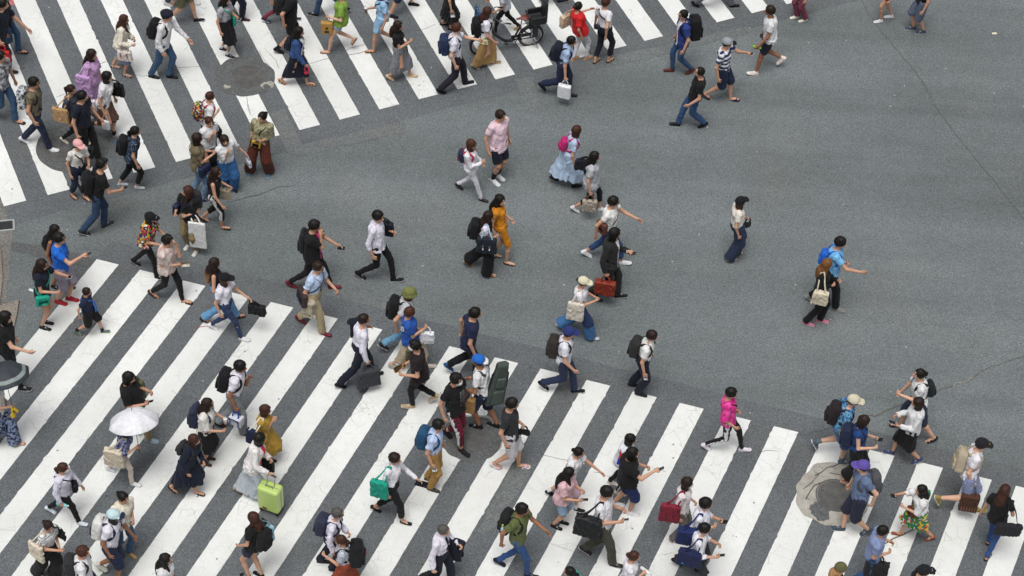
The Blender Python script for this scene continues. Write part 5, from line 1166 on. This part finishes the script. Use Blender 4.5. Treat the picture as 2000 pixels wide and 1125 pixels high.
# centre, lower crosswalk
P('man in pale blue shirt and khaki trousers',(857,831),(846,955),(842,935),-15,'m',BK,'shirt+tuck:b3c4e4','trousers:a07b40','loafer:3c3d36','dd',look=(-5,-16),gl=1,acc=[('backpack','teal blue backpack','1f4a6a',dict(size='m')),('paper','crumpled white tissue','white',dict(side='R',name='tissue',cat='tissue',size=(.06,.04,.02)))])
P('man in face mask and red plaid trousers',(892,741),(907,881),(874,850),-38,'m','messy:hblack','tee+box:black','crop+sidewhite:7a1830:plaid:1c1020:16','snk:black:black','dd',mask=1,look=(15,-10),acc=[('pouch','black chest pouch','2b2224')])
P('man in blue cap carrying large grey case',(933,704),(932,826),(962,834),165,'m','crop:hblack','tee:white','lshorts:navy','snk:black:white','ew',skin='skind',cap='backcap:1f62b8:d8d6d0',look=(10,-4),acc=[('guitar','long grey case'),('tote','brown paper bag','kraft',dict(on='elbow',side='L',size=(.26,.30,.12),name='paper_bag',cat='paper bag'))])
P('man in black T-shirt and white printed shorts',(1001,789),(1020,909),(971,911),-8,'m',BK,'tee+long:charcoal','lshorts:d3d0d2:pin:7c7c88:40','slide:d8bcd0:white','wd',look=(5,-14),acc=[('tote','small black clutch','black',dict(on='hand',side='L',size=(.2,.12,.05),name='clutch_bag')),('paper','white paper','white',dict(side='R',size=(.05,.035,.003)))])
P('person in black tunic and tan sneakers',(809,675),(798,792),(846,776,.14),185,'m','messy:hblack','tunic:221a1c','slim:black','snk:b09a78:white','ew',mask=1,look=(0,-14),acc=[('tote','olive camouflage pouch','5a5a3c',dict(on='shoulder',side='R',size=(.22,.24,.1),dx=.08)),('paper','amber packet with pink label','b0801c',dict(side='R',size=(.11,.05,.03),name='snack_packet',cat='packet',c2='e0b7c4'))])
B82=P('woman in blue jersey and long beige skirt',(801,610),(839,717),(770,714),0,'f','short:hbrown','big:2450a0','skirt_midi:b3a48c','snk:b8ada0:white','wp',look=(20,-12),acc=[('tote','white plastic bag','dfe2e6',dict(on='hand',side='R',size=(.28,.30,.1),name='plastic_bag'))])
P('person in green bucket hat with black backpack',(801,572),(815,692),(751,676,.14),5,'m','bob:hbrown','tee:lgrey','jeans:6f9dc0:denim','snk:charcoal:white','db',cap='bucket:6f7440',acc=[('backpack','large black backpack','black',dict(size='m'))])
P('young man in navy T-shirt and black trousers',(929,612),(938,738),(878,716,.16),4,'m',BK,'tee+long:1c2340','trousers:141519','snk:24507e:white','bd',look=(0,-8))
P('man in white shirt with jacket over shoulder',(711,624),(736,731),(667,754),22,'m','crop:hdark','lshirt+tuck:d8d6e2','trousers:dnavy','loafer:black','sH',look=(-12,-10),acc=[('jacket','navy suit jacket','dnavy',dict(side='L',over='shoulder',L=.42)),('tote','large black tote','3a3d42',dict(on='hand',side='R',size=(.40,.36,.14)))])
P('man in pale blue shirt carrying beige jacket',(622,522),(635,651),(589,626),-20,'m','crop:hdark','shirt+tuck+lanyard:b4c6e2','trousers:a89878','loafer:6b2030','qd',gl=1,look=(0,-14),acc=[('cross','navy and brown satchel','3a2f2c',dict(side='R',ang=130,z=-.0,size=(.36,.28,.1),c2='2a3448',name='satchel')),('jacket','crumpled beige jacket','aaa08c',dict(side='R',L=.42,w=.24))])
P('man in open black shirt over pink top',(615,441),(652,562),(571,555),-3,'m',BK,'big+long+innerhotpink:black','slim:black','loafer:6b2030:tan','Fc',look=(0,-22),acc=[('backpack','flat black backpack','1f2226',dict(size='flat')),('phone','dark phone','black',dict(side='L'))])
P('man in white shirt and black trousers striding',(739,423),(774,547),(706,537),-8,'m',BK,'lshirt+rolled:d6d4e0','slim:black','snk:black:white','ed',look=(-15,-18),acc=[('tote','black leather shoulder bag','1c1f2a',dict(on='shoulder',side='L',size=(.28,.24,.12),dx=.12,rough=.5))])
P('woman with ombre hair and flared jeans',(420,514),(466,617),(403,626),8,'f','xlong:hdark:9a6a3c','tank:black','flare:5f8fb8:denim','sandal:black','we',look=(10,-8))
P('woman in black cap and white T-shirt',(440,544),(477,660),(417,641),-12,'f','medium:hauburn','tee+tuck:d8d6e0','slim:2a3a5c:denim','snk:white','Fd',look=(10,-14),cap='cap:black',acc=[('tote','black oval handbag','black',dict(on='hand',side='L',size=(.34,.22,.12),rough=.5,dx=.05))])
P('woman in mustard yellow fitted dress',(977,391),(995,511),(968,500),-8,'f','xlong:hblack','sdress+h.305+tight:c07a08',None,'sandal:dbrown','fd',skin='skinl',look=(-25,-12),acc=[])
P('woman in wide black trousers',(955,422),(957,536),(916,514),-3,'f','wavy:hdark','tee+tuck:d0cede','wide:black','sandal:black:tan','dw',look=(15,-12),acc=[('backpack','black backpack','black',dict(size='m')),('tote','black tote with white prints','1f2430',dict(on='shoulder',side='R',size=(.40,.32,.1),dx=.04,hc='9fb4c4',mark=('d8ccc4',[(-.06,-.02,.012,.06),(.07,-.02,.012,.06)])))])
P('woman in white shirt and white trousers',(921,282),(944,390),(898,366),-18,'f','medium:hbrown','lshirt+long:d8d8de','slim:d4d2dc','loafer:2d2528','fp',gl=2,hr=(1.62,1.75),look=(0,-8),acc=[('backpack','small red and navy backpack','2a2f48',dict(size='s',c2='b03040'))])
P('tall man in pink T-shirt and black shorts',(978,226),(967,354),(976,344),-42,'m','crop:hdark','tee+long:dfc2cd','shorts:dnavy','snk:white:white:+dnavy','dd',look=(10,-14),hr=(1.7,1.9))
P('woman in long pale blue dress',(1127,255),(1126,362),(1083,347,.10),8,'f','bob:hauburn','dress+h.17+full:a9bdd4',None,'boot:black','dd',look=(15,-6),acc=[('backpack','small pink backpack','b5206a',dict(size='s'))])
P('woman in grey tunic with linen bag',(1162,306),(1178,408),(1124,411),-3,'f','xlong:hblack','tunic:a9abb2','capri:black','snk:white:black','dH',look=(5,-8),acc=[('tote','beige linen bag','a79c8e',dict(on='hand',side='R',size=(.30,.28,.09),c2='6b4a38',name='hand_bag')),('tote','black leather hobo bag','1c1f2a',dict(on='shoulder',side='L',size=(.30,.22,.1),dx=-.2))])
P('man in glasses with arm stretched forward',(1199,394),(1220,510),(1147,499),-3,'m',BK,'tshort+long:d8d8d4','crop:2b4470:denim','snk:white','Xb',gl=1,look=(5,-4),acc=[('cross','brown leather bag','5c3a30',dict(side='R',ang=125,z=.3,size=(.24,.26,.1)))])
P('person in black suit carrying rust red bag',(1201,456),(1211,581),(1160,570),-8,'m','medium:hblack','jacket+innerwhite:242424','trousers:222222','snk:black:white','pH',look=(15,-18),hr=(1.65,1.85),acc=[('tote','rust red leather bag','82301f',dict(on='hand',side='R',size=(.38,.28,.12),name='hand_bag',rough=.5)),('phone','dark green phone','2d4a40',dict(side='L'))])
P('woman in cream cap carrying cotton tote',(1140,551),(1159,657),(1096,641),-10,'f','bun:hdark','tee:d8d6de','wide:3b6a9a:twotone:26365c:.42','snk:lgrey:white','qp',look=(0,-20),cap='cap:cfc8ac',acc=[('tote','cream cotton tote','d2c9bb',dict(on='shoulder',side='R',size=(.34,.38,.08),dx=-.02)),('phone','dark phone','black',dict(side='L'))])
P('young man in navy cap and printed T-shirt',(1112,650),(1128,762),(1063,752,.12),-8,'m','crop:hblack','tee+print:d6d6e0','jeans:28324e','snk:black:white','df',cap='cap:26326a',look=(5,-12),acc=[('backpack','dark brown backpack','2f2a28',dict(size='m'))])
P('man in white shirt and navy trousers alone',(1274,656),(1252,769),(1239,750),-12,'m','short:hdark','shirt+tuck:d8d9d8','trousers:dnavy','loafer:black','dd',look=(0,-24),acc=[('backpack','worn black backpack','2b2a2a',dict(size='m')),('paper','white paper','white',dict(side='R',size=(.06,.04,.003)))])
P('woman in black cap and navy wide trousers',(1447,394),(1429,504),(1441,494),15,'f','medium:hauburn','tee+tuck:d9d2c8','wide:26324a','heel:c9a893','wd',look=(10,-4),cap='cap:black',acc=[('tote','small black and white purse','charcoal',dict(on='hand',side='L',size=(.16,.12,.06)))])
P('man in light blue T-shirt with blue pack',(1642,474),(1638,602),(1585,586),-12,'m',BK,'tee:6fb0e0','trousers:black','snk:7c7a74:lgrey','wX',look=(0,-26),lean=.12,acc=[('backpack','small bright blue backpack','1a5fc0',dict(size='s'))])
P('woman with ginger hair in black clothes',(1616,516),(1606,630),(1580,626),-10,'f','long:hginger','lshirt:black','trousers:black','snk:c87088:white','pw',look=(20,-8),acc=[('tote','cream square tote','cdc3ab',dict(on='shoulder',side='R',size=(.30,.25,.12),rough=.6,dx=.05,dz=-.12))])
# top strip
P('man in open blue shirt with hiking backpack',(1334,29),(1307,136),(1346,141),195,'m','crop:hblack','shirt+long+innerwhite:26397a','slim:2d4a6e:denim','loafer:5c2c20:dbrown','dd',gl=1,look=(10,-8),acc=[('backpack','large black hiking backpack','black',dict(size='l'))])
P('man in striped T-shirt and grey cap',(1421,84),(1432,194),(1382,188),-10,'m','crop:hblack','tee:d6d6d8:stripe:27345c:9.5','lshorts:navy','slide:navy:navy','hd',cap='cap:8e9296:black',look=(5,-14),acc=[('phone','white phone','d8d8d8',dict(side='L'))])
P('man in black T-shirt and blue jeans',(1366,141),(1319,243),(1371,244),188,'m','recede:hblack','tee:black','jeans:2c4a72:denim','loafer:black','fd',look=(0,-14))
P('young man in white T-shirt and black shorts',(1503,21),(1471,142),(1524,117,.16),188,'m','short:hdark','tee+long:white','shorts:dnavy','snk:e0d4cc:d8ccc4','fd',skin='skind',look=(-8,-4),acc=[('paper','blue and white leaflet','white',dict(side='R',name='leaflet',cat='leaflet',c2='3a7ac0')),('bottle','green bottle','8fbf2f',dict(side='L',cap='7fae2a'))])
P('person in burgundy trousers at top edge',None,(1554,35),(1567,36),200,'f','short:hdark','tee:white','trousers:7a3a4c','snk:cream:white','db')
P('person in grey suit trousers at top edge',None,(1434,11),(1359,9),0,'m',BK,'lshirt:white','trousers:5a5c62','loafer:black','db')
P('person with bare legs and white sneakers',None,(1715,38),(1737,34),190,'f','medium:hdark','tee:white','hot:burg','snk:white:white','db')
P('man in slate blue shorts and dark sneakers',None,(1780,57),(1797,59),190,'m',BK,'tee:black','lshorts:5a6478','snk:3a4656:white','db')
P('woman in grey top and pleated black skirt',(441,0),(450,107),(437,97),-18,'f','long:hblack','tee+tuck:9c9da4','skirt_short+full:black','snk:dnavy:white:white','pd',acc=[('phone','white phone','d8d8d8',dict(side='L')),('cross','teal green bag','teal',dict(side='L',ang=40,z=.1,size=(.22,.24,.07)))])
P('person in navy trousers and brown shoes',None,(478,36),(448,30),0,'m',BK,'shirt:navy','trousers:dnavy','loafer:dbrown','db')
P('person in black outfit with yellow printed backpack',(573,-22),(582,96),(546,99),10,'m',BK,'big:black','shorts:black','boot:black','db',acc=[('backpack','black backpack with yellow print','1f1f1f',dict(size='m',kind='print',c2='c8961c'))])
P('person in burgundy trousers and checkered sneakers',None,(578,36),(520,38,.06),0,'f','short:hdark','tee:black','slim:7a2a3c','snk:navy:white','db')
P('woman in denim jacket and black skirt',(585,62),(605,163),(553,161),-8,'f','xlong:hblack','denimj+innerwhite:2c4a7c:denim','skirt_midi:dnavy','sandal:black:tan','df',look=(0,-10),acc=[('backpack','navy backpack','dnavy',dict(size='s')),('tote','small red wallet','c02a48',dict(on='hand',side='R',size=(.10,.07,.03),name='wallet',cat='wallet'))])
P('person in green T-shirt holding kraft bag',(664,-10),(637,101),(689,79,.22),182,'f','short:b04a1c','big:7a9c3c','hot:8fa2bc:denim','flip:8f7a6a:7a6a5a','ed',skin='skinl',hr=(1.6,1.75),acc=[('tote','brown paper bag with black lettering','b08a48',dict(on='hand',side='L',size=(.26,.27,.12),name='paper_bag',cat='paper bag',mark=('black',[(0,-.06,.05,.008),(0,-.085,.05,.008),(-.018,.03,.008,.028),(.018,.03,.008,.028),(0,.02,.012,.008)])))])
P('person in blue jeans and black sneakers',None,(612,27),(674,22),182,'m',BK,'tee:grey','jeans:mjeans:denim','snk:black:white','db')
P('woman in light blue shirt dress',(742,-14),(724,96),(771,82,.2),188,'f','medium:hbrown','dress+h.36:8fb4d4',None,'sandal:7a4a2c:7a4a2c','dp',hr=(1.6,1.75),acc=[('cup','brown drink','6b5040',dict(side='R')),('cross','thin black pouch','black',dict(side='R',size=(.12,.10,.04),ang=60))])
P('woman in black top and grey checked skirt',(778,50),(806,147),(763,154),-8,'f','long:hdark','tee+tuck:black','skirt_midi:8a8c92:plaid:70737a:22','heel:c9b08c:tan','wp',look=(0,-24),acc=[('tote','black leather handbag','black',dict(on='elbow',side='L',size=(.28,.24,.10),rough=.5))])
P('person with bare legs and black running shoes',None,(808,7),(767,31),-5,'m',BK,'tee:white','lshorts:navy','snk:black:black','db')
P('woman in long black dress at top edge',(886,-42),(884,55),(868,46),0,'f','bob:hblack','sdress+h.16+aline:black',None,'heel:black','dd',acc=[('paper','white paper','white',dict(side='R',size=(.08,.05,.003)))])
P('man in white shirt with striped navy backpack',(893,55),(914,160),(863,180),14,'m','crop:hbrown','shirt:d2d0da','trousers:23202e','loafer:black','Xd',look=(-5,-6),skin='skinl',hr=(1.66,1.85),acc=[('backpack','navy backpack with grey stripes','22304e',dict(size='m',kind='badge',c2='8b8d92'))])
P('woman in tan skirt with black backpack',(953,23),(968,121),(930,131),6,'f','long:hauburn','tee:d6d4e0','skirt_long:a88452','snk:9c7c50:white:white','df',look=(0,-6),acc=[('backpack','black backpack','black',dict(size='m')),('cross','small cream pouch','d4cf9f',dict(side='R',ang=110,z=-.1,size=(.2,.14,.05)))])
BK1=P('woman in grey top pushing the bicycle',(980,-28),(962,66),(1010,56),180,'f','medium:hbrown','tee:b0b4bc','slim:black','loafer:tan','kG',look=(0,-14))
P('man in blue shirt carrying white paper bag',(1117,80),(1115,188),(1062,165,.15),-12,'m','crop:hblack','shirt+tuck:9db2d2','trousers:navy','loafer:black','bH',look=(10,-10),acc=[('backpack','black backpack','dnavy',dict(size='m')),('tote','white paper bag','dcdce0',dict(on='hand',side='R',size=(.28,.30,.12),name='paper_bag',cat='paper bag'))])
P('woman in red T-shirt and white trousers',(1130,12),(1148,110),(1124,113),40,'f','bun:hblack','big:c4181c','slim:d2d0d6','sandal:tan:tan','Xd',look=(0,-6),acc=[('tote','beige shoulder bag','c2ab92',dict(on='shoulder',side='L',size=(.28,.26,.12),dx=-.12))])
P('woman in white T-shirt and black cropped trousers',(1184,4),(1192,116),(1165,117),50,'f','short:hauburn','tee+tuck:dad9de','crop:1a1d28','sandal:black','db',look=(0,-6),acc=[('pouch','navy body bag','1f2738',dict(z=.2,ang=160,size=(.22,.12,.07)))])
P('person in black shoes at top edge',None,(1099,4),(1062,0),0,'m',BK,'tee:white','jeans:jeans','snk:black:cream','db')
# right, lower crosswalk
P('person in hot pink patterned shirt',(1429,768),(1454,881),(1381,871),-5,'f','short:hblack','blouse+long:c41f78:tie:e04a9c','slim+sidewhite:black','snk:d8d0da:white','wf',look=(0,-16),hr=(1.6,1.75),acc=[('cross','thin black pouch','black',dict(side='L',ang=60,z=.15,size=(.14,.12,.05)))])
P('man in cream cap and blue patterned shirt',(1668,783),(1650,902),(1594,867,.22),-8,'m','crop:hgrey','shirt:2a5a92:floral:5f9cb8','lshorts:4a6a90','snk:4c5866:white:5a6a70','bd',skin='skinl',cap='cap:c4bda6',look=(0,-20),hr=(1.7,1.86),acc=[('backpack','big black backpack','241d1f',dict(size='m'))])
P('woman in blue sleeveless top reading phone',(1688,823),(1672,941),(1652,937),-15,'f','bob:hdark','sleeveless:1a3f78','culotte:black','flip:6b4a38:8a5a48','pq',skin='skinl',look=(0,-26),acc=[('phone','black phone','black',dict(side='L')),('backpack','navy spotted backpack','1d2640',dict(size='m',kind='print',c2='c9b27a'))])
P('man with hair bun in white T-shirt',(1795,731),(1752,829),(1817,860),188,'m','bun:hblack','tee:d8d8da','lshorts:2a3044','sandal:black','pf',look=(-5,-2),hr=(1.65,1.8),skin='skinl',acc=[('backpack','small black leather backpack','1b2326',dict(size='s'))])
P('woman in white sweater and black skirt',(1792,787),(1736,882),(1790,902),186,'f','bob:hdark','sweat:d2d3d4','skirt_knee:black','snk:3a4468:white','qq',look=(-5,-10),acc=[('phone','grey tablet','lgrey',dict(side='L',big=1))])
P('man in black cap with beige backpack',(1918,868),(1912,996),(1834,976,.22),-6,'m','crop:hdark','tee+print:d8d6dc','lshorts:7c86a6','snk:8a7a40:cream','dd',skin='skinl',cap='cap:1d1d22:1d1d22:d8b421',look=(0,-20),hr=(1.68,1.86),acc=[('backpack','beige canvas backpack','a89c86',dict(size='m')),('tote','brown striped paper bag','4a2e22',dict(on='hand',side='R',size=(.30,.34,.12),off=(0,-.10,0),pat=None,name='paper_bag',cat='paper bag',mark=('7a5238',[(-.12,0,.007,.155),(-.072,0,.007,.155),(-.024,0,.007,.155),(.024,0,.007,.155),(.072,0,.007,.155),(.12,0,.007,.155)])))])
P('woman with brown hair carrying black laptop bag',(1963,957),(1932,1054),(1930,1086),60,'f','long:hauburn','tee:black','slim:2b4a7c:denim','sandal:dbrown','de',look=(0,-6),acc=[('tote','black laptop bag','232428',dict(on='shoulder',side='R',size=(.46,.30,.10),cat='bag',name='laptop_bag',dx=-.1,yaw=-60,off=(-.14,-.04,-.12)))])
P('man in purple cap with grey backpack',(1684,911),(1638,1031),(1690,1041),190,'m','crop:hbrown','tee:5f7090','lshorts:25283a','snk:3f4a56:lgrey','bd',skin='skinl',cap='cap:5a4a98',look=(-8,-4),hr=(1.68,1.86),acc=[('backpack','grey backpack','4a4c50',dict(size='m'))])
P('woman in colourful floral skirt',(1799,957),(1753,1044),(1815,1050),182,'f','long:hblack','blouse:d9d8d8','skirt_short+full:2a7a4c:multi:c9b030:1.0','heel:8a4a34:tan','ph',look=(0,-6),skin='skin',acc=[('phone','dark phone','black',dict(side='R')),('cross','brown leather bag','5c2a20',dict(side='L',ang=15,z=.1,size=(.2,.2,.08))),('tote','green patterned tote','2f7a58',dict(on='shoulder',side='R',size=(.3,.34,.06),dx=-.1,c2='black'))])
P('man in blue grey shirt hugging black bag',(1725,1037),None,None,-5,'m','crop:hblack','shirt:7c8ab0','jeans:2c4a72:denim','snk:black','ew',gl=1,look=(10,-14),acc=[('tote','black briefcase','1f2024',dict(on='elbow',side='R',size=(.40,.32,.12),name='briefcase'))])
P('person in olive beanie at bottom edge',(1643,1110),None,None,-5,'f','long:a07a52','tee:black','jeans:jeans:denim','snk:black','db',cap='beanie:5c5a3c')
P('person in black cap with white logo',(1806,1115),None,None,-8,'m','crop:hblack','big:black','trousers:black','snk:black','db',cap='cap:191a1e:191a1e:d8d8d8',look=(5,-12))
P('girl in white T-shirt with pink shirt tied',(1131,884),(1131,995),(1076,962,.05),-12,'f','bun:hblack','tee:d4d4d8','lshorts:d8b2bc','loafer:black:black:white','Xd',look=(-5,-12),hr=(1.48,1.6),acc=[])
P('woman with tousled black hair in pink shirt',(1112,924),(1087,1028),(1099,1020),-18,'f','wavy:hblack','big:d4aeb4','shorts:8aa4bc:denim','snk:black:white','pq',look=(15,-28),acc=[('phone','dark phone','black',dict(side='R'))])
P('man in white tee with big black tote',(1186,962),(1203,1102),(1145,1077),-15,'m',BK,'tee:d6d6da','trousers:44443a','snk:2b2624:white','pq',look=(0,-26),acc=[('tote','large black leather tote','1c1d20',dict(on='shoulder',side='R',size=(.44,.34,.14),dx=-.14,rough=.5)),('phone','white phone','d8d8d8',dict(side='R'))])
P('person in white jacket with red blue sleeve',(1232,858),(1211,962),(1197,942),-15,'f','bob:hblack','sweat+rbsleeve:d6d6de','slim+sidewhite:black','snk:cfc8bc:white','wd',look=(10,-14))
P('person in black T-shirt and navy shorts',(1236,885),(1236,1000),(1206,985),-8,'m','bob:hblack','big+fat:black','lshorts:1f2c58','snk:white:white','ph',look=(5,-12),hr=(1.6,1.76),acc=[('phone','dark phone','black',dict(side='R'))])
P('woman in cream top with burgundy bag',(1343,943),(1319,1054),(1331,1046),-8,'f','medium:hdark','tee:d6cfcf','trousers:6a6664','snk:d0b0b4:d8c8c8','wd',mask=1,acc=[('tote','burgundy leather tote','7a1c30',dict(on='shoulder',side='R',size=(.36,.36,.10),dx=-.16,rough=.5))])
P('student in white shirt behind another student',(1379,984),(1372,1108),(1345,1100),-8,'m','short:hblack','lshirt+rolled:d6d6e0','trousers:2b2d34','loafer:black','pw',look=(0,-22),acc=[('tote','navy school bag','1d2a58',dict(on='shoulder',side='R',size=(.38,.28,.14),dx=-.14)),('phone','black phone','black',dict(side='L'))])
P('student in white shirt nearest the bottom',(1377,1033),(1380,1152),(1324,1096,.1),-10,'m','short:hblack','lshirt+rolled:d6d6de','trousers:2b2d34','loafer:black','pq',look=(0,-26),acc=[('tote','navy school bag with blue badge','1d2448',dict(on='shoulder',side='R',size=(.42,.28,.14),dx=-.12,mark=('2a8ac0',[(.1,-.08,.022,.022)]))),('phone','black phone','black',dict(side='R'))])
P('woman with bun drinking from a can',(1239,1087),None,None,-5,'f','bun:hauburn','tshort:d8d6dc','jeans:jeans','snk:white','du',acc=[('bottle','white drink can','d8d8d8',dict(side='R',cap='lgrey'))])
P('woman with black hair in teal top',(1112,1117),None,None,170,'f','pony:hblack','tee:1aa090','jeans:jeans','snk:white','db')
P('man in olive T-shirt',(1021,995),(1038,1122),(977,1102),-12,'m',BK,'tee:5a6238','slim:2c4c7c:denim','snk:dnavy:grey','Fb',skin='skind',look=(0,-6),acc=[('backpack','black backpack with side bottle','1a1b1d',dict(size='m',kind='bottle'))])
P('man in white shirt with navy jacket draped',(867,1036),None,None,-18,'m','crop:hgrey','lshirt+tuck+tie:d8d4e0','trousers:dnavy','loafer:black','eH',skin='skinl',look=(-5,-20),acc=[('jacket','navy suit jacket','dnavy',dict(side='L',L=.5)),('tote','black briefcase','1a1b1e',dict(on='hand',side='R',size=(.40,.28,.1),name='briefcase'))])
# jersey number and sleeve panels
def jersey(B):
    for i,(txt) in enumerate('82'):
        cu=bpy.data.curves.new('num','FONT'); cu.body=txt; cu.size=.17; cu.extrude=.003; cu.align_x='CENTER'; cu.align_y='CENTER'; ob=bpy.data.objects.new('tmp',cu); COL.objects.link(ob); bpy.context.view_layer.update()
        me=bpy.data.meshes.new_from_object(ob.evaluated_get(bpy.context.evaluated_depsgraph_get())); bpy.data.objects.remove(ob)
        a,n=tp(B,.74,-112,.062); up=B.u; up=nrm(up-n*(up@n)); X=nrm(np.cross(up,n)); c=a+X*(i-.5)*.10
        co=np.array([v.co[:] for v in me.vertices]); w=c+co[:,:1]*X+co[:,1:2]*up+co[:,2:3]*n
        me.vertices.foreach_set('co',w.astype(np.float32).ravel()); me.update(); me.materials.clear(); me.materials.append(plain('white',.7)); link('jersey_number',me,[c_ for c_ in B.root.children if c_.name.startswith('t_shirt')][0])
jersey(B82)
# ------------------------------------------------------------------ bicycle with two child seats
def bicycle():
    rp=ray(1036,88,0); fp=ray(926,108,0); F=nrm(V(fp[0]-rp[0],fp[1]-rp[1],0)); L=1.13; L_=V(-F[1],F[0],0); up=V(0,0,1); R=.27
    o=bpy.data.objects.new('bicycle',None); COL.objects.link(o); o.location=(rp[0],rp[1],0); tag(o,'black step through bicycle with rear and front child seats','bicycle')
    c=lambda x,y,z: F*x+L_*y+up*z; dk=plain('1b1d26',.35,0); bl=plain('17171a',.6); ch=plain('a4a6aa',.25,1)
    def pt(n,mb,m,par=o): return link(n,mb.mesh(n,m),par)
    for x in (0,L):
        w=MB(); a=np.linspace(0,2*np.pi,37); addtube(w,[c(x+R*math.cos(t),0,R+R*math.sin(t)) for t in a],.023,8); wo=pt('wheel',w,[plain('26201f',.8)])
        w=MB(); addtube(w,[c(x+(R-.03)*math.cos(t),0,R+(R-.03)*math.sin(t)) for t in a],.012,6); pt('rim',w,[ch],wo)
        w=MB(); 
        for i in range(28): t=2*np.pi*i/28; addtube(w,[c(x+.02*math.cos(t+.9),(-1)**i*.025,R+.02*math.sin(t+.9)),c(x+(R-.03)*math.cos(t),0,R+(R-.03)*math.sin(t))],.0016,3)
        pt('spokes',w,[ch],wo); w=MB(); addtube(w,[c(x,-.05,R),c(x,.05,R)],.024,8); pt('hub',w,[ch],wo)
        w=MB(); a2=np.linspace(.25,2.75,14); ribbon(w,[c(x+(R+.04)*math.cos(t),0,R+(R+.04)*math.sin(t)) for t in a2],[F*math.cos(t)+up*math.sin(t) for t in a2],.055,.004); pt('mudguard',w,[dk])
    bb=c(.42,0,.24); w=MB(); addtube(w,catmull([c(L-.20,0,.78),c(L-.25,0,.55),c(.62,0,.28),bb],6),.034,10); addtube(w,[bb,c(.26,0,.62)],.024,8)
    for g in (1,-1): addtube(w,[bb,c(0,g*.06,R)],.013,6); addtube(w,[c(.28,0,.56),c(0,g*.06,R)],.010,6)
    pt('frame',w,[dk]); w=MB()
    for g in (1,-1): addtube(w,[c(L-.16,0,.66),c(L-.10,g*.05,.55),c(L,g*.055,R)],.014,6)
    addtube(w,[c(L-.16,0,.62),c(L-.26,0,.98)],.017,8); pt('fork',w,[dk])
    w=MB(); addtube(w,catmull([c(L-.52,.28,.98),c(L-.34,.27,1.03),c(L-.25,.1,1.02),c(L-.25,-.1,1.02),c(L-.34,-.27,1.03),c(L-.52,-.28,.98)],5),.012,6); h=pt('handlebar',w,[ch])
    for g in (1,-1): w=MB(); addtube(w,[c(L-.42,g*.275,1.01),c(L-.54,g*.285,.975)],.018,8); pt('grip',w,[bl],h)
    w=MB(); addtube(w,[c(.26,0,.6),c(.235,0,.80)],.013,6); pt('seat_post',w,[ch]); fl=Field((-.2,-.13,-.08),(.2,.13,.08),.012); fl.ell((-.06,0,0),(.11,.10,.035)); fl.cone((-.03,0,0),(.14,0,0),.035,.02,.03); v,f=fl.nets(); w=MB(); w.add(v@np.array([F,L_,up])+c(.22,0,.83),f); pt('saddle',w,[plain('6b3428',.5)])
    # rear child seat
    Rm=np.array([F,L_,up]); cs=plain('1a1c1f',.55); fl=Field((-.35,-.28,-.5),(.3,.28,.55),.0125); fl.box((0,0,0),(.17,.17,.035),r=.03); fl.box((-.17,0,.26),(.03,.17,.28),r=.03,k=.03); fl.cone((-.17,-.06,.55),(-.17,.06,.55),.06,.06,.03)
    for g in (1,-1): fl.box((0,g*.17,.09),(.16,.02,.10),r=.02,k=.03); fl.box((.06,g*.14,-.19),(.06,.03,.18),r=.02,k=.02)
    v,f=fl.nets(); w=MB(); w.add(v@Rm+c(-.10,0,.72),f); cso=pt('child_seat',w,[cs]); w=MB(); addtube(w,catmull([c(.08,-.16,.86),c(.13,-.1,.93),c(.13,.1,.93),c(.08,.16,.86)],5),.014,6); pt('grab_bar',w,[bl],cso)
    w=MB()
    for g in (1,-1): addtube(w,[c(.2,g*.06,.60),c(-.28,g*.06,.60),c(0,g*.07,R)],.009,5)
    pt('rear_rack',w,[dk])
    fl=Field((-.3,-.3,-.3),(.3,.3,.35),.0125); fl.box((0,0,0),(.16,.19,.14),r=.05); fl.box((.03,0,.14),(.13,.15,.16),r=.03,mode='s'); fl.box((.15,0,.18),(.03,.17,.2),r=.03,k=.03); v,f=fl.nets(); w=MB(); w.add(v@Rm+c(L-.02,0,.92),f); pt('front_child_seat',w,[cloth('27406a','dots','8fb0b8',1.0,.6)])
    w=MB(); cbox(w,c(.2,-.075,.26),np.array([nrm(F*.97+up*.02),L_,up]),(.24,.012,.045),.01); pt('chain_guard',w,[dk]); w=MB(); addtube(w,[c(.42,-.10,.24),c(.42,.10,.24)],.012,6); addtube(w,[c(.42,-.10,.24),c(.52,-.11,.11)],.010,6); addtube(w,[c(.42,.10,.24),c(.32,.11,.37)],.010,6); cr=pt('crank',w,[ch])
    for x,y,z in ((.52,-.15,.11),(.32,.15,.37)): w=MB(); cbox(w,c(x,y,z),Rm,(.045,.04,.01),.004); pt('pedal',w,[bl],cr)
    w=MB(); addtube(w,[c(-.0,.10,.25),c(-.12,.17,.03)],.010,5); addtube(w,[c(0,-.10,.25),c(-.12,-.17,.03)],.010,5); addtube(w,[c(-.12,-.17,.02),c(-.12,.17,.02)],.011,5); pt('kickstand',w,[ch])
bicycle()
print('SCRIPT',round(time.time()-T0,1),'s',sum(len(o.data.polygons) for o in bpy.data.objects if o.type=='MESH'),'faces')
